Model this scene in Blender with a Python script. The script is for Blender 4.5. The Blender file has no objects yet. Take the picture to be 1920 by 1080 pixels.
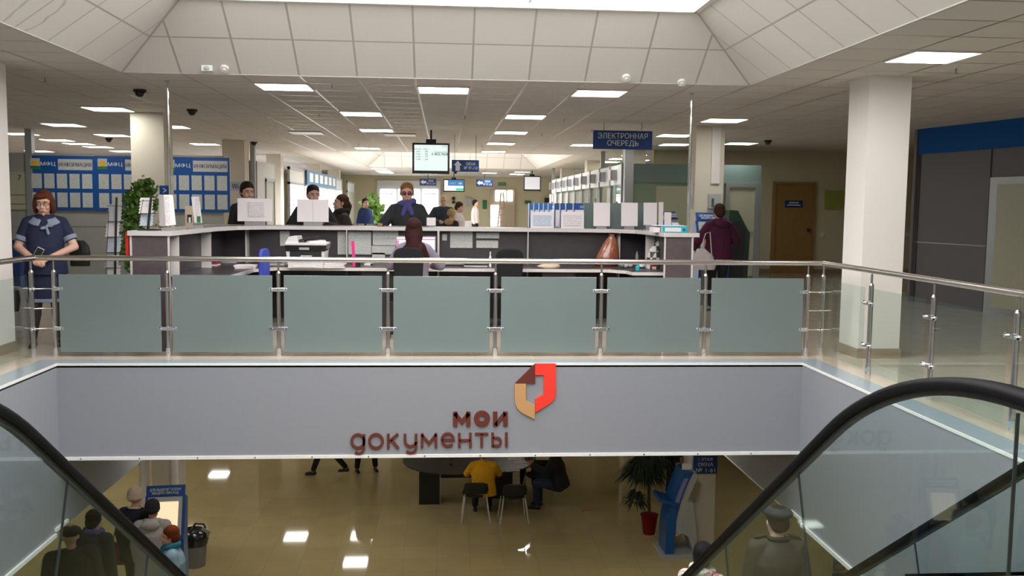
import bpy, bmesh, math, random
from mathutils import Vector, Matrix
PI = math.pi
random.seed(7)
sc = bpy.context.scene
COL = sc.collection
# ---------------------------------------------------------------- camera
F, H = 1740.0, 1.5
def _cam():
    Y = Vector(((834-960)/F, (540-385)/F, -1)).normalized()
    h = Vector((1, -.0114, 0))
    Z = h.cross(Y).normalized(); X = Y.cross(Z)
    return X, Y, Z
CX, CY, CZ = _cam()
cd = bpy.data.cameras.new('camera'); cam = bpy.data.objects.new('camera', cd); COL.objects.link(cam)
cd.sensor_width = 36; cd.lens = F/1920*36; cd.clip_start = .05; cd.clip_end = 200
R3 = Matrix((CX, CY, CZ))
cam.matrix_world = Matrix.Translation((0, 0, H)) @ R3.to_4x4()
sc.camera = cam
def ray(u, v):
    r = Vector(((u-960)/F, (540-v)/F, -1)); return Vector((r.dot(CX), r.dot(CY), r.dot(CZ)))
def atz(u, v, z):
    r = ray(u, v); r = r*((z-H)/r.z); return Vector((r.x, r.y, z))
def aty(u, v, y):
    r = ray(u, v); r = r*(y/r.y); return Vector((r.x, y, r.z+H))
def rect(u0, v0, u1, v1, y):            # pixel box seen at depth y -> cx, cz, w, h
    a = aty(u0, (v0+v1)/2, y); b = aty(u1, (v0+v1)/2, y); c = aty((u0+u1)/2, v0, y); d = aty((u0+u1)/2, v1, y)
    return (a.x+b.x)/2, (c.z+d.z)/2, b.x-a.x, c.z-d.z
# ---------------------------------------------------------------- colour management, world, daylight
vs = sc.view_settings
vs.view_transform = 'Standard'; vs.look = 'None'; vs.gamma = 1; vs.use_curve_mapping = False
vs.exposure = 0.37
w = bpy.data.worlds.new('world'); sc.world = w; w.use_nodes = True
w.node_tree.nodes['Background'].inputs[0].default_value = (.95, .96, 1, 1)
w.node_tree.nodes['Background'].inputs[1].default_value = .30
SKY_E, LAMP_E, LOW_E = 4.4, 11.0, 14.0
# ---------------------------------------------------------------- materials
MATS = {}
def M(name, col=(.8, .8, .8), rough=.5, metal=0, emit=0, spec=.5, trans=0, noise=None, bump=0, nscale=20, coat=0):
    if name in MATS: return MATS[name]
    m = bpy.data.materials.new(name); m.use_nodes = True; MATS[name] = m
    nt = m.node_tree; b = nt.nodes['Principled BSDF']
    b.inputs['Base Color'].default_value = (*col, 1); b.inputs['Roughness'].default_value = rough
    b.inputs['Metallic'].default_value = metal; b.inputs['Specular IOR Level'].default_value = spec
    if trans: b.inputs['Transmission Weight'].default_value = trans
    if coat: b.inputs['Coat Weight'].default_value = coat; b.inputs['Coat Roughness'].default_value = .1
    if emit:
        b.inputs['Emission Color'].default_value = (*col, 1); b.inputs['Emission Strength'].default_value = emit
    tc = nt.nodes.new('ShaderNodeTexCoord'); nz = nt.nodes.new('ShaderNodeTexNoise')
    nz.inputs['Scale'].default_value = nscale; nz.inputs['Detail'].default_value = 3
    nt.links.new(tc.outputs['Object'], nz.inputs['Vector'])
    k = noise if noise is not None else .06
    if not emit:
        mx = nt.nodes.new('ShaderNodeMix'); mx.data_type = 'RGBA'
        mx.inputs['A'].default_value = (*[c*(1-k) for c in col], 1); mx.inputs['B'].default_value = (*[min(1, c*(1+k)) for c in col], 1)
        nt.links.new(nz.outputs['Fac'], mx.inputs['Factor']); nt.links.new(mx.outputs['Result'], b.inputs['Base Color'])
    if bump:
        bp = nt.nodes.new('ShaderNodeBump'); bp.inputs['Strength'].default_value = bump; bp.inputs['Distance'].default_value = .01
        nt.links.new(nz.outputs['Fac'], bp.inputs['Height']); nt.links.new(bp.outputs['Normal'], b.inputs['Normal'])
    return m
def math_node(nt, op, a=None, b=None, va=None, vb=None):
    n = nt.nodes.new('ShaderNodeMath'); n.operation = op
    if a: nt.links.new(a, n.inputs[0])
    if b: nt.links.new(b, n.inputs[1])
    if va is not None: n.inputs[0].default_value = va
    if vb is not None: n.inputs[1].default_value = vb
    return n.outputs[0]
def grid_mat(name, tile, line, lw, rough, rline, mline=0, speck=.12, sscale=120, vary=0, spec=.5, stain=False, coat=0):
    """tiles on the UV grid (1 unit = 1 tile)"""
    m = bpy.data.materials.new(name); m.use_nodes = True; MATS[name] = m
    nt = m.node_tree; b = nt.nodes['Principled BSDF']; L = nt.links.new
    uv = nt.nodes.new('ShaderNodeUVMap'); uv.uv_map = 'UVMap'
    sep = nt.nodes.new('ShaderNodeSeparateXYZ'); L(uv.outputs[0], sep.inputs[0])
    masks = []
    for ax in (0, 1):
        f = math_node(nt, 'FRACT', sep.outputs[ax]); s = math_node(nt, 'SUBTRACT', f, vb=.5); a = math_node(nt, 'ABSOLUTE', s)
        masks.append(math_node(nt, 'GREATER_THAN', a, vb=.5-lw/2))
    mk = math_node(nt, 'MAXIMUM', masks[0], masks[1])
    geo = nt.nodes.new('ShaderNodeTexCoord')
    nz = nt.nodes.new('ShaderNodeTexNoise'); nz.inputs['Scale'].default_value = sscale; nz.inputs['Detail'].default_value = 2
    L(geo.outputs['Object'], nz.inputs['Vector'])
    m1 = nt.nodes.new('ShaderNodeMix'); m1.data_type = 'RGBA'
    m1.inputs['A'].default_value = (*[c*(1-speck) for c in tile], 1); m1.inputs['B'].default_value = (*[min(1, c*(1+speck)) for c in tile], 1)
    L(nz.outputs['Fac'], m1.inputs['Factor'])
    src = m1.outputs['Result']
    if vary:
        wn = nt.nodes.new('ShaderNodeTexWhiteNoise'); wn.noise_dimensions = '2D'
        fl = nt.nodes.new('ShaderNodeVectorMath'); fl.operation = 'FLOOR'; L(uv.outputs[0], fl.inputs[0]); L(fl.outputs[0], wn.inputs['Vector'])
        mr = nt.nodes.new('ShaderNodeMapRange'); mr.inputs['To Min'].default_value = 1-vary; mr.inputs['To Max'].default_value = 1+vary
        L(wn.outputs['Value'], mr.inputs['Value'])
        mv = nt.nodes.new('ShaderNodeVectorMath'); mv.operation = 'SCALE'; L(src, mv.inputs[0]); L(mr.outputs[0], mv.inputs['Scale'])
        src = mv.outputs[0]
    if stain:      # brown tide mark of an old leak on the tiles beside the near end of the opening
        d = nt.nodes.new('ShaderNodeVectorMath'); d.operation = 'DISTANCE'
        n2 = nt.nodes.new('ShaderNodeTexNoise'); n2.inputs['Scale'].default_value = 3
        L(geo.outputs['Object'], n2.inputs['Vector'])
        ad = nt.nodes.new('ShaderNodeVectorMath'); ad.operation = 'MULTIPLY_ADD'
        L(n2.outputs['Color'], ad.inputs[0]); ad.inputs[1].default_value = (.34, .34, .34); L(geo.outputs['Object'], ad.inputs[2])
        L(ad.outputs[0], d.inputs[0]); d.inputs[1].default_value = stain
        s = math_node(nt, 'SUBTRACT', d.outputs['Value'], vb=.26); s = math_node(nt, 'ABSOLUTE', s)
        mr = nt.nodes.new('ShaderNodeMapRange'); mr.inputs['From Max'].default_value = .028; mr.inputs['To Min'].default_value = .5; mr.inputs['To Max'].default_value = 0
        L(s, mr.inputs['Value'])
        m3 = nt.nodes.new('ShaderNodeMix'); m3.data_type = 'RGBA'; m3.inputs['B'].default_value = (.30, .19, .09, 1)
        L(mr.outputs[0], m3.inputs['Factor']); L(src, m3.inputs['A']); src = m3.outputs['Result']
    m2 = nt.nodes.new('ShaderNodeMix'); m2.data_type = 'RGBA'; m2.inputs['B'].default_value = (*line, 1)
    L(src, m2.inputs['A']); L(mk, m2.inputs['Factor']); L(m2.outputs['Result'], b.inputs['Base Color'])
    mr = nt.nodes.new('ShaderNodeMapRange'); mr.inputs['To Min'].default_value = rough; mr.inputs['To Max'].default_value = rline
    L(mk, mr.inputs['Value']); L(mr.outputs[0], b.inputs['Roughness'])
    mm = math_node(nt, 'MULTIPLY', mk, vb=mline); L(mm, b.inputs['Metallic'])
    b.inputs['Specular IOR Level'].default_value = spec
    return m
def glass_mat(name, tint, refl=(.92, .97, .97), k=.9):
    """thin clear pane: see-through, with Schlick mirror reflection rising at grazing angles"""
    m = bpy.data.materials.new(name); m.use_nodes = True; MATS[name] = m
    nt = m.node_tree; nt.nodes.remove(nt.nodes['Principled BSDF']); out = nt.nodes['Material Output']
    t = nt.nodes.new('ShaderNodeBsdfTransparent'); t.inputs[0].default_value = (*tint, 1)
    g = nt.nodes.new('ShaderNodeBsdfGlossy'); g.inputs['Roughness'].default_value = 0; g.inputs[0].default_value = (*refl, 1)
    lw = nt.nodes.new('ShaderNodeLayerWeight'); lw.inputs['Blend'].default_value = .5
    p = math_node(nt, 'POWER', lw.outputs['Facing'], vb=5.0); q = math_node(nt, 'MULTIPLY', p, vb=k); r = math_node(nt, 'ADD', q, vb=.04)
    mx = nt.nodes.new('ShaderNodeMixShader')
    nt.links.new(r, mx.inputs[0]); nt.links.new(t.outputs[0], mx.inputs[1]); nt.links.new(g.outputs[0], mx.inputs[2]); nt.links.new(mx.outputs[0], out.inputs[0])
    return m
_r = ray(62, 26); _n = Vector((-(3.42-2.825), 0, .83)).normalized(); _p = _r*((Vector((-3.32, 0, 2.825-H))).dot(Vector((3.42-2.825, 0, -.83)).normalized())/_r.dot(Vector((3.42-2.825, 0, -.83)).normalized()))
STX, STY, STZ = _p.x+.02+.17, _p.y-4.28+.17, _p.z+H-2.825+.17
grid_mat('ceiling_tiles', (.60, .57, .54), (.27, .25, .235), .04, .9, .35, .35, .10, 160, .03)
grid_mat('coffer_tiles', (.66, .64, .62), (.42, .41, .40), .035, .9, .5, .2, .10, 160, .025)
grid_mat('coffer_tiles_stained', (.66, .64, .62), (.42, .41, .40), .035, .9, .5, .2, .10, 160, .025, stain=(STX, STY, STZ))
grid_mat('floor_tiles', (.62, .54, .44), (.34, .29, .24), .008, .10, .5, 0, .08, 3, .03, spec=.6)
grid_mat('lower_floor_tiles', (.56, .46, .23), (.26, .21, .12), .012, .045, .5, 0, .10, 2, .04, spec=.6)
glass_mat('clear_glass', (.93, .97, .955)); glass_mat('escalator_glass', (.86, .915, .90), (.70, .82, .82), .75); glass_mat('window_glass', (.80, .86, .84))
M('fascia_panel', (.265, .278, .318), .33, 0, spec=.5, noise=.03)
M('ledge_panel', (.40, .47, .54), .2, .2, noise=.02)
M('white_trim', (.80, .80, .79), .4)
M('cream_wall', (.66, .60, .42), .8, noise=.02); M('cream_column', (.70, .64, .54), .75, noise=.02)
M('white_column', (.80, .77, .74), .75, noise=.02)
M('skirting', (.33, .25, .17), .3)
M('steel', (.62, .58, .55), .22, 1, noise=.03); M('chrome', (.85, .85, .85), .08, 1)
M('frosted_glass', (.15, .19, .188), .14, 0, spec=.7, noise=.02, nscale=3)
M('rubber', (.003, .003, .004), .5, spec=.06); M('guide', (.03, .035, .035), .4, spec=.3); M('black', (.012, .012, .013), .5); M('black_gloss', (.012, .012, .014), .12)
M('grey_partition', (.33, .33, .31), .6, noise=.02); M('teal_partition', (.14, .20, .19), .4); M('alu', (.40, .41, .42), .35, .6)
M('pale_partition', (.62, .63, .62), .5)
M('dark_grey_panel', (.135, .125, .135), .5, noise=.04)
M('blue', (.006, .075, .30), .35); M('sign_blue', (.008, .045, .19), .4); M('bright_blue', (.01, .17, .55), .4)
M('white', (.80, .80, .80), .5); M('paper', (.78, .74, .76), .7, noise=.02); M('grey_paper', (.50, .51, .53), .7); M('ink', (.09, .09, .10), .8)
M('letter_white', (.62, .66, .70), .5)
M('dark_laminate', (.048, .041, .046), .35, noise=.25, nscale=9, spec=.5); M('wenge', (.10, .076, .084), .4, noise=.3, nscale=14); M('counter_edge', (.62, .59, .58), .35)
M('counter_top', (.30, .27, .27), .25)
M('lamp', (1, 1, .93), .5, emit=LAMP_E); M('lamp_warm', (1, .93, .92), .5, emit=LAMP_E*1.2); M('lamp_low', (1, .96, .90), .5, emit=LOW_E)
M('hip_grey', (.42, .41, .39), .5); M('band_blue', (.008, .10, .36), .75, spec=.2)
M('lamp_frame', (.78, .78, .76), .4)
M('sky_glazing', (1.0, .975, .94), .3, emit=SKY_E); M('window_light', (.95, .98, 1.0), .3, emit=2.4)
M('leaf', (.09, .20, .025), .5, noise=.5, nscale=8); M('leaf_dark', (.012, .028, .010), .5, noise=.5); M('stem', (.10, .07, .03), .8)
M('logo_brown', (.125, .028, .020), .4, noise=.02); M('logo_tan', (.52, .29, .13), .4, noise=.02); M('logo_red', (.85, .045, .028), .4, noise=.02)
M('red', (.55, .02, .02), .4); M('yellow', (.85, .42, .01), .7); M('green', (.02, .18, .06), .5); M('wood_door', (.34, .20, .065), .5, noise=.15, nscale=6)
# ---------------------------------------------------------------- mesh helpers
ROOTM = {}
class B:
    def __init__(s): s.bm = bmesh.new(); s.uv = s.bm.loops.layers.uv.new('UVMap'); s.mi = 0
    def _fin(s, vs_, mat=None):
        if mat is not None: bmesh.ops.transform(s.bm, matrix=mat, verts=vs_)
        for v in vs_:
            for f in v.link_faces: f.material_index = s.mi
    def box(s, x0, x1, y0, y1, z0, z1, mat=None):
        v = [s.bm.verts.new(p) for p in ((x0, y0, z0), (x1, y0, z0), (x1, y1, z0), (x0, y1, z0), (x0, y0, z1), (x1, y0, z1), (x1, y1, z1), (x0, y1, z1))]
        for f in ((3, 2, 1, 0), (4, 5, 6, 7), (0, 1, 5, 4), (1, 2, 6, 5), (2, 3, 7, 6), (3, 0, 4, 7)): s.bm.faces.new([v[i] for i in f])
        s._fin(v, mat); return s
    def cbox(s, c, d, mat=None): return s.box(c[0]-d[0]/2, c[0]+d[0]/2, c[1]-d[1]/2, c[1]+d[1]/2, c[2]-d[2]/2, c[2]+d[2]/2, mat)
    def quad(s, pts, uvs=None):
        v = [s.bm.verts.new(p) for p in pts]; f = s.bm.faces.new(v); f.material_index = s.mi
        if uvs:
            for l, u in zip(f.loops, uvs): l[s.uv].uv = u
        return s
    def prism(s, pts, axis, a, b):      # polygon extruded along axis 'x','y','z' from a to b
        def P(p, t): return {'x': (t, p[0], p[1]), 'y': (p[0], t, p[1]), 'z': (p[0], p[1], t)}[axis]
        A = [s.bm.verts.new(P(p, a)) for p in pts]; Bv = [s.bm.verts.new(P(p, b)) for p in pts]; n = len(pts)
        fs = [s.bm.faces.new(A), s.bm.faces.new(Bv[::-1])]
        for i in range(n): fs.append(s.bm.faces.new((A[i], Bv[i], Bv[(i+1) % n], A[(i+1) % n])))
        for f in fs: f.material_index = s.mi
        bmesh.ops.recalc_face_normals(s.bm, faces=fs); return s
    def cyl(s, p0, p1, r0, r1=None, n=14, cap=True):
        p0, p1 = Vector(p0), Vector(p1); r1 = r0 if r1 is None else r1; d = p1-p0
        q = d.to_track_quat('Z', 'Y').to_matrix().to_4x4()
        r = bmesh.ops.create_cone(s.bm, cap_ends=cap, segments=n, radius1=r0, radius2=r1, depth=d.length)
        s._fin(r['verts'], Matrix.Translation((p0+p1)/2) @ q); return s
    def ball(s, c, r, n=14, rot=None):
        r = (r, r, r) if not hasattr(r, '__len__') else r
        o = bmesh.ops.create_uvsphere(s.bm, u_segments=n, v_segments=max(6, n*2//3), radius=1)
        mt = Matrix.Translation(c) @ (rot.to_4x4() if rot else Matrix()) @ Matrix.Diagonal((*r, 1)); s._fin(o['verts'], mt); return s
    def cap(s, p0, r0, p1, r1=None, n=12):
        r1 = r0 if r1 is None else r1
        if (Vector(p1)-Vector(p0)).length > 1e-5: s.cyl(p0, p1, r0, r1, n)
        s.ball(p0, r0, n); s.ball(p1, r1, n); return s
    def loft(s, rings, n=20, cap=True):   # rings (z, rx, ry, cx, cy)
        R = []
        for z, rx, ry, cx, cy in rings:
            R.append([s.bm.verts.new((cx+rx*math.cos(2*PI*i/n), cy+ry*math.sin(2*PI*i/n), z)) for i in range(n)])
        fs = []
        for a, b in zip(R, R[1:]):
            for i in range(n): fs.append(s.bm.faces.new((a[i], a[(i+1) % n], b[(i+1) % n], b[i])))
        if cap: fs += [s.bm.faces.new(R[0][::-1]), s.bm.faces.new(R[-1])]
        for f in fs: f.material_index = s.mi
        bmesh.ops.recalc_face_normals(s.bm, faces=fs); return s
    def tube(s, pts, r, n=10, closed=False):
        pts = [Vector(p) for p in pts]; R = []; up = Vector((0, 0, 1))
        for i, p in enumerate(pts):
            a = pts[max(0, i-1)]; b = pts[min(len(pts)-1, i+1)]; t = (b-a).normalized()
            x = t.cross(up)
            if x.length < .05: x = t.cross(Vector((0, 1, 0)))
            x.normalize(); y = x.cross(t)
            rr = r[i] if hasattr(r, '__len__') else r
            R.append([s.bm.verts.new(p + x*rr*math.cos(2*PI*k/n) + y*rr*math.sin(2*PI*k/n)) for k in range(n)])
        fs = []
        for a, b in zip(R, R[1:]):
            for k in range(n): fs.append(s.bm.faces.new((a[k], a[(k+1) % n], b[(k+1) % n], b[k])))
        fs += [s.bm.faces.new(R[0][::-1]), s.bm.faces.new(R[-1])]
        for f in fs: f.material_index = s.mi
        bmesh.ops.recalc_face_normals(s.bm, faces=fs); return s
    def build(s, name, mats, parent=None, world=True, smooth=None, bevel=0):
        me = bpy.data.meshes.new(name)
        if parent is not None and world: bmesh.ops.transform(s.bm, matrix=ROOTM[parent.name].inverted(), verts=s.bm.verts[:])
        loc = Vector()
        if parent is None and s.bm.verts:
            xs = [v.co for v in s.bm.verts]
            loc = Vector(((min(c.x for c in xs)+max(c.x for c in xs))/2, (min(c.y for c in xs)+max(c.y for c in xs))/2, min(c.z for c in xs)))
            if not world: loc = Vector()
            bmesh.ops.translate(s.bm, vec=-loc, verts=s.bm.verts[:])
        s.bm.to_mesh(me); s.bm.free()
        return link(name, me, mats, parent, loc, smooth, bevel)
def link(name, me, mats, parent=None, loc=(0, 0, 0), smooth=None, bevel=0):
    o = bpy.data.objects.new(name, me); COL.objects.link(o); o.location = loc
    for mm in (mats if isinstance(mats, (list, tuple)) else [mats]): me.materials.append(MATS[mm] if isinstance(mm, str) else mm)
    if parent is not None: o.parent = parent; ROOTM[o.name] = ROOTM[parent.name].copy()
    else: ROOTM[o.name] = Matrix.Translation(loc)
    if smooth is not None:
        me.polygons.foreach_set('use_smooth', [True]*len(me.polygons))
        if smooth > 0: me.set_sharp_from_angle(angle=smooth)
    if bevel:
        b = o.modifiers.new('bevel', 'BEVEL'); b.width = bevel; b.segments = 2; b.limit_method = 'ANGLE'
    return o
def tag(o, label=None, cat=None, group=None, kind=None):
    if label: o['label'] = label
    if cat: o['category'] = cat
    if group: o['group'] = group
    if kind: o['kind'] = kind
    return o
def thing(name, label, cat, loc=(0, 0, 0), rz=0, group=None, scale=1):
    o = bpy.data.objects.new(name, None); COL.objects.link(o); o.location = loc; o.rotation_euler = (0, 0, rz); o.scale = (scale,)*3
    o.empty_display_size = .1
    ROOTM[o.name] = Matrix.Translation(loc) @ Matrix.Rotation(rz, 4, 'Z') @ Matrix.Scale(scale, 4)
    return tag(o, label, cat, group)
def structure(o, label=None, cat=None): return tag(o, label, cat, kind='structure')
def dup(o, loc=None, rz=None, label=None, group=None, parent=None):
    kids = [c for c in bpy.data.objects if c.parent == o] if parent is None else o.children
    c = o.copy(); COL.objects.link(c)
    if parent is not None: c.parent = parent
    for k in list(o.children): dup(k, parent=c)
    if loc is not None: c.location = loc
    if rz is not None: c.rotation_euler = (0, 0, rz)
    if label: c['label'] = label
    if group: c['group'] = group
    return c
def text(s, mat, c, wdt, hgt, parent=None, name='lettering', face='y', depth=.004, bold=0, lines=1):
    """lettering fitted into a width x height box centred at c, facing -Y ('y')"""
    cu = bpy.data.curves.new(name, 'FONT'); cu.body = s; cu.align_x = 'CENTER'; cu.extrude = .02; cu.resolution_u = 8
    cu.space_line = .95
    o = bpy.data.objects.new(name, cu); COL.objects.link(o)
    dg = bpy.context.evaluated_depsgraph_get(); me = bpy.data.meshes.new_from_object(o.evaluated_get(dg))
    bpy.data.objects.remove(o); bpy.data.curves.remove(cu)
    xs = [v.co for v in me.vertices]
    if not xs: return None
    x0, x1 = min(v.x for v in xs), max(v.x for v in xs); y0, y1 = min(v.y for v in xs), max(v.y for v in xs)
    T = Matrix.Translation((-(x0+x1)/2, -(y0+y1)/2, 0)); S = Matrix.Diagonal((wdt/(x1-x0), hgt/(y1-y0), depth/.04, 1))
    Rm = {'y': Matrix.Rotation(PI/2, 4, 'X')}.get(face) if isinstance(face, str) else face
    if bold:       # heavier strokes: the same outlines again, a hair to each side
        bb = bmesh.new()
        for k in (-1, 1): m2 = me.copy(); m2.transform(Matrix.Translation((k*(.006+bold*.6), 0, k*.0004))); bb.from_mesh(m2); bpy.data.meshes.remove(m2)
        bb.to_mesh(me); bb.free()
    me.transform(Matrix.Translation(c) @ Rm @ S @ T)
    if parent is not None: me.transform(ROOTM[parent.name].inverted())
    me.materials.clear()
    return link(name, me, mat, parent)
def box(name, mat, x0, x1, y0, y1, z0, z1, parent=None, bevel=0): return B().box(x0, x1, y0, y1, z0, z1).build(name, mat, parent, bevel=bevel)
# ---------------------------------------------------------------- room shell
FY = 8.73                      # front face of the fascia
XL, XR = -3.56, 3.49           # atrium sides
CE = 2.825                     # ceiling height
LF = -4.0                      # lower floor
LC = -.90                     # lower ceiling
GX, GY = -.32, 9.96
def plane_z(b, x0, x1, y0, y1, z, down, ox, oy, t):
    p = [(x0, y0, z), (x1, y0, z), (x1, y1, z), (x0, y1, z)]
    if down: p = p[::-1]
    b.quad(p, [((q[0]-ox)/t, (q[1]-oy)/t) for q in p])
cx0, cx1, cy0, cy1 = -3.32, 3.28, -1.4, 9.96      # near coffer opening
dx0, dx1, dy0, dy1 = -2.72, 3.28, 23.76, 33.3      # far coffer opening
b = B()
for r in ((-16, cx0, -6, cy1), (cx1, 13, -6, cy1), (cx0, cx1, -6, cy0), (-16, 13, cy1, dy0), (-16, dx0, dy0, dy1), (dx1, 13, dy0, dy1), (-16, 13, dy1, 44)):
    plane_z(b, *r, CE, True, GX, GY, .6)
structure(b.build('ceiling', 'ceiling_tiles'))
def coffer(x0, x1, y0, y1, d, top, tag_mat, label, nrow=2):
    mats = ['coffer_tiles', tag_mat]
    b = B(); z0, z1 = CE, top; sl = nrow
    X0, X1, Y0, Y1 = x0+d, x1-d, y0+d, y1-d
    b.quad([(x0, y1, z0), (x1, y1, z0), (X1, Y1, z1), (X0, Y1, z1)], [((p-GX)/.6, q) for p, q in ((x0, 0), (x1, 0), (X1, sl), (X0, sl))])
    b.quad([(x1, y0, z0), (x0, y0, z0), (X0, Y0, z1), (X1, Y0, z1)], [((p-GX)/.6, q) for p, q in ((x1, 0), (x0, 0), (X0, sl), (X1, sl))])
    b.quad([(x1, y1, z0), (x1, y0, z0), (X1, Y0, z1), (X1, Y1, z1)], [((p-GY)/.6, q) for p, q in ((y1, 0), (y0, 0), (Y0, sl), (Y1, sl))])
    b.mi = 1
    b.quad([(x0, y0, z0), (x0, y1, z0), (X0, Y1, z1), (X0, Y0, z1)], [((p-GY)/.6, q) for p, q in ((y0, 0), (y1, 0), (Y1, sl), (Y0, sl))])
    o = b.build('ceiling_coffer', mats); structure(o)
    hb_ = B()
    for p, q in (((x0, y0), (X0, Y0)), ((x1, y0), (X1, Y0)), ((x0, y1), (X0, Y1)), ((x1, y1), (X1, Y1))): hb_.cyl((*p, z0), (*q, z1), .013, n=6)
    for p, q in (((x0, y0), (x0, y1)), ((x1, y0), (x1, y1)), ((x0, y1), (x1, y1))): hb_.box(min(p[0], q[0])-.008, max(p[0], q[0])+.008, min(p[1], q[1])-.008, max(p[1], q[1])+.008, z0-.004, z0+.006)
    hb_.build('hip_strip', 'hip_grey', o)
    f = B()
    for a in ((X0, X1, Y1-.04, Y1+.02), (X0, X1, Y0-.02, Y0+.04), (X0-.02, X0+.04, Y0, Y1), (X1-.04, X1+.02, Y0, Y1)): f.box(*a, z1-.02, z1+.05)
    n = 5
    t = thing('skylight', label, 'skylight', ((X0+X1)/2, (Y0+Y1)/2, z1))
    f.build('frame', 'white_trim', t)
    B().box(X0, X1, Y0, Y1, z1+.06, z1+.08).build('glazing', 'sky_glazing', t)
    g = B()
    for i in range(1, int((Y1-Y0)/1.2)): g.box(X0, X1, Y0+i*1.2-.01, Y0+i*1.2+.01, z1+.04, z1+.06)
    for i in (1, 2): xx = X0+(X1-X0)*i/3; g.box(xx-.01, xx+.01, Y0, Y1, z1+.03, z1+.055)
    g.build('glazing_bar', 'pale_partition', t)
coffer(cx0, cx1, cy0, cy1, .83, 3.42, 'coffer_tiles_stained', 'large bright skylight at the top of the near tiled ceiling recess')
coffer(dx0, dx1, dy0, dy1, .9, 3.55, 'coffer_tiles', 'distant bright skylight in the recess beyond the hanging queue screen')
# upper floor
b = B()
LG = .24
for r in ((-16, XL-LG, -6, 44), (XR+LG, 13, -6, 44), (XL-LG, XR+LG, FY+LG, 44), (XL-LG, XR+LG, -6, .9)):
    plane_z(b, *r, 0, False, GX, GY, .6); plane_z(b, *r, -.012, True, GX, GY, .6)
structure(b.build('floor', 'floor_tiles'))
b = B(); b.box(XL-LG, XR+LG, FY, FY+LG, -.03, .004); b.box(XR, XR+LG, .9, FY, -.03, .004); b.box(XL-LG, XL, .9, FY, -.03, .004)
structure(b.build('trim_1', 'ledge_panel'))
b = B(); b.box(XL-.01, XR+.01, FY-.006, FY+.01, -.012, .008); b.box(XR-.006, XR+.006, .9, FY, -.012, .008); b.box(XL-.006, XL+.006, .9, FY, -.012, .008)
structure(b.build('trim_2', 'white_trim'))
structure(box('wall_front', 'fascia_panel', XL, XR, FY, FY+.1, -.875, 0))
b = B(); b.box(XR, XR+.1, .9, 13.6, -1.55, -.02); structure(b.build('wall_right', 'fascia_panel'))
b = B(); b.box(XL-.1, XL, .9, 13.6, -1.55, -.02); structure(b.build('wall_left', 'fascia_panel'))
t = structure(box('trim_3', 'white_trim', XL, XR, FY-.015, FY+.11, -.90, -.87))
b = B()
for i in range(14): b.cyl((XL+.2+i*.53, FY-.02, -.885), (XL+.2+i*.53, FY-.014, -.885), .007, n=8)
b.build('screw', 'steel', t)
b = B(); b.box(XR-.02, XR+.11, .9, FY-.15, -1.58, -1.545); b.box(XL-.11, XL+.02, .9, FY-.15, -1.58, -1.545)
b.box(XR-.004, XR+.1, FY+.12, 13.6, -1.565, -1.551)
b.box(XR-.02, XR+.11, FY-.15, FY+.12, -1.53, -1.50); b.box(XL-.11, XL+.02, FY-.15, FY+.12, -1.53, -1.50)
structure(b.build('trim_4', 'white_trim'))
# lower hall
b = B(); plane_z(b, -13, 13, -3, 34, LF, False, -.1, .1, .52); structure(b.build('floor_lower', 'lower_floor_tiles'))
b = B()
for r in ((-13, XL-.1, -3, 34), (XR+.1, 13, -3, 34), (XL-.1, XR+.1, FY+.1, 34), (XL-.1, XR+.1, -3, .9)): plane_z(b, *r, LC, True, GX, GY, .6)
structure(b.build('ceiling_lower', 'ceiling_tiles'))
b = B(); b.box(-13, 13, 34, 34.1, LF, LC); b.box(-13.1, -13, -3, 34, LF, LC); b.box(13, 13.1, -3, 34, LF, LC); b.box(-13, 13, -3.1, -3, LF, LC)
structure(b.build('wall_lower', 'cream_wall'))
structure(box('wall_near', 'fascia_panel', XL, XR, .8, .9, -1.0, 0))
# columns
_r = ray(21, 420); NCX = _r.x/_r.y*9.56
for i, (x0, x1, y0, mt, zt) in enumerate([(4.19, 4.62, 9.05, 'white_column', 1), (4.05, 4.52, 14.9, 'cream_column', 1), (4.05, 4.5, 20.75, 'cream_column', 1), (4.05, 4.5, 26.5, 'cream_column', 1), (4.05, 4.5, 32.3, 'cream_column', 1),
        (NCX-.44, NCX, 9.1, 'white_column', 1), (-4.66, -4.18, 14.3, 'cream_column', 1), (-4.68, -4.22, 20.1, 'cream_column', 1), (-4.8, -4.42, 25.6, 'cream_column', 1), (-4.6, -4.15, 31.5, 'cream_column', 1), (-4.6, -4.15, 37.2, 'cream_column', 1)]):
    o = structure(box('column', mt, x0, x1, y0, y0+.46, 0, CE))
    box('column_base', 'skirting', x0-.015, x1+.015, y0-.015, y0+.475, 0, .1, o)
for (x0, x1, y0) in ((4.0, 4.42, 14.5), (-4.5, -4.1, 14.4), (4.05, 4.5, 20.3), (-4.6, -4.15, 20.3), (4.05, 4.5, 26.3), (-4.6, -4.15, 26.3), (-1.9, -1.5, 26.3), (1.2, 1.6, 26.3)):
    structure(box('column_lower', 'cream_column', x0, x1, y0, y0+.42, LF, LC))
# upper walls
structure(box('wall_far', 'cream_wall', -16, 13, 43, 43.1, 0, CE)); structure(box('wall_side_left', 'cream_wall', -16.1, -16, -6, 43, 0, CE))
b = B(); b.box(4.8, 13, 21.3, 21.4, 0, CE); o = structure(b.build('wall_side_right', 'cream_wall')); structure(box('baseboard_right', 'skirting', 6.3, 13, 21.27, 21.3, 0, .1))
structure(box('wall_outer_right', 'cream_wall', 13, 13.1, -6, 21.3, 0, CE))
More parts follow.
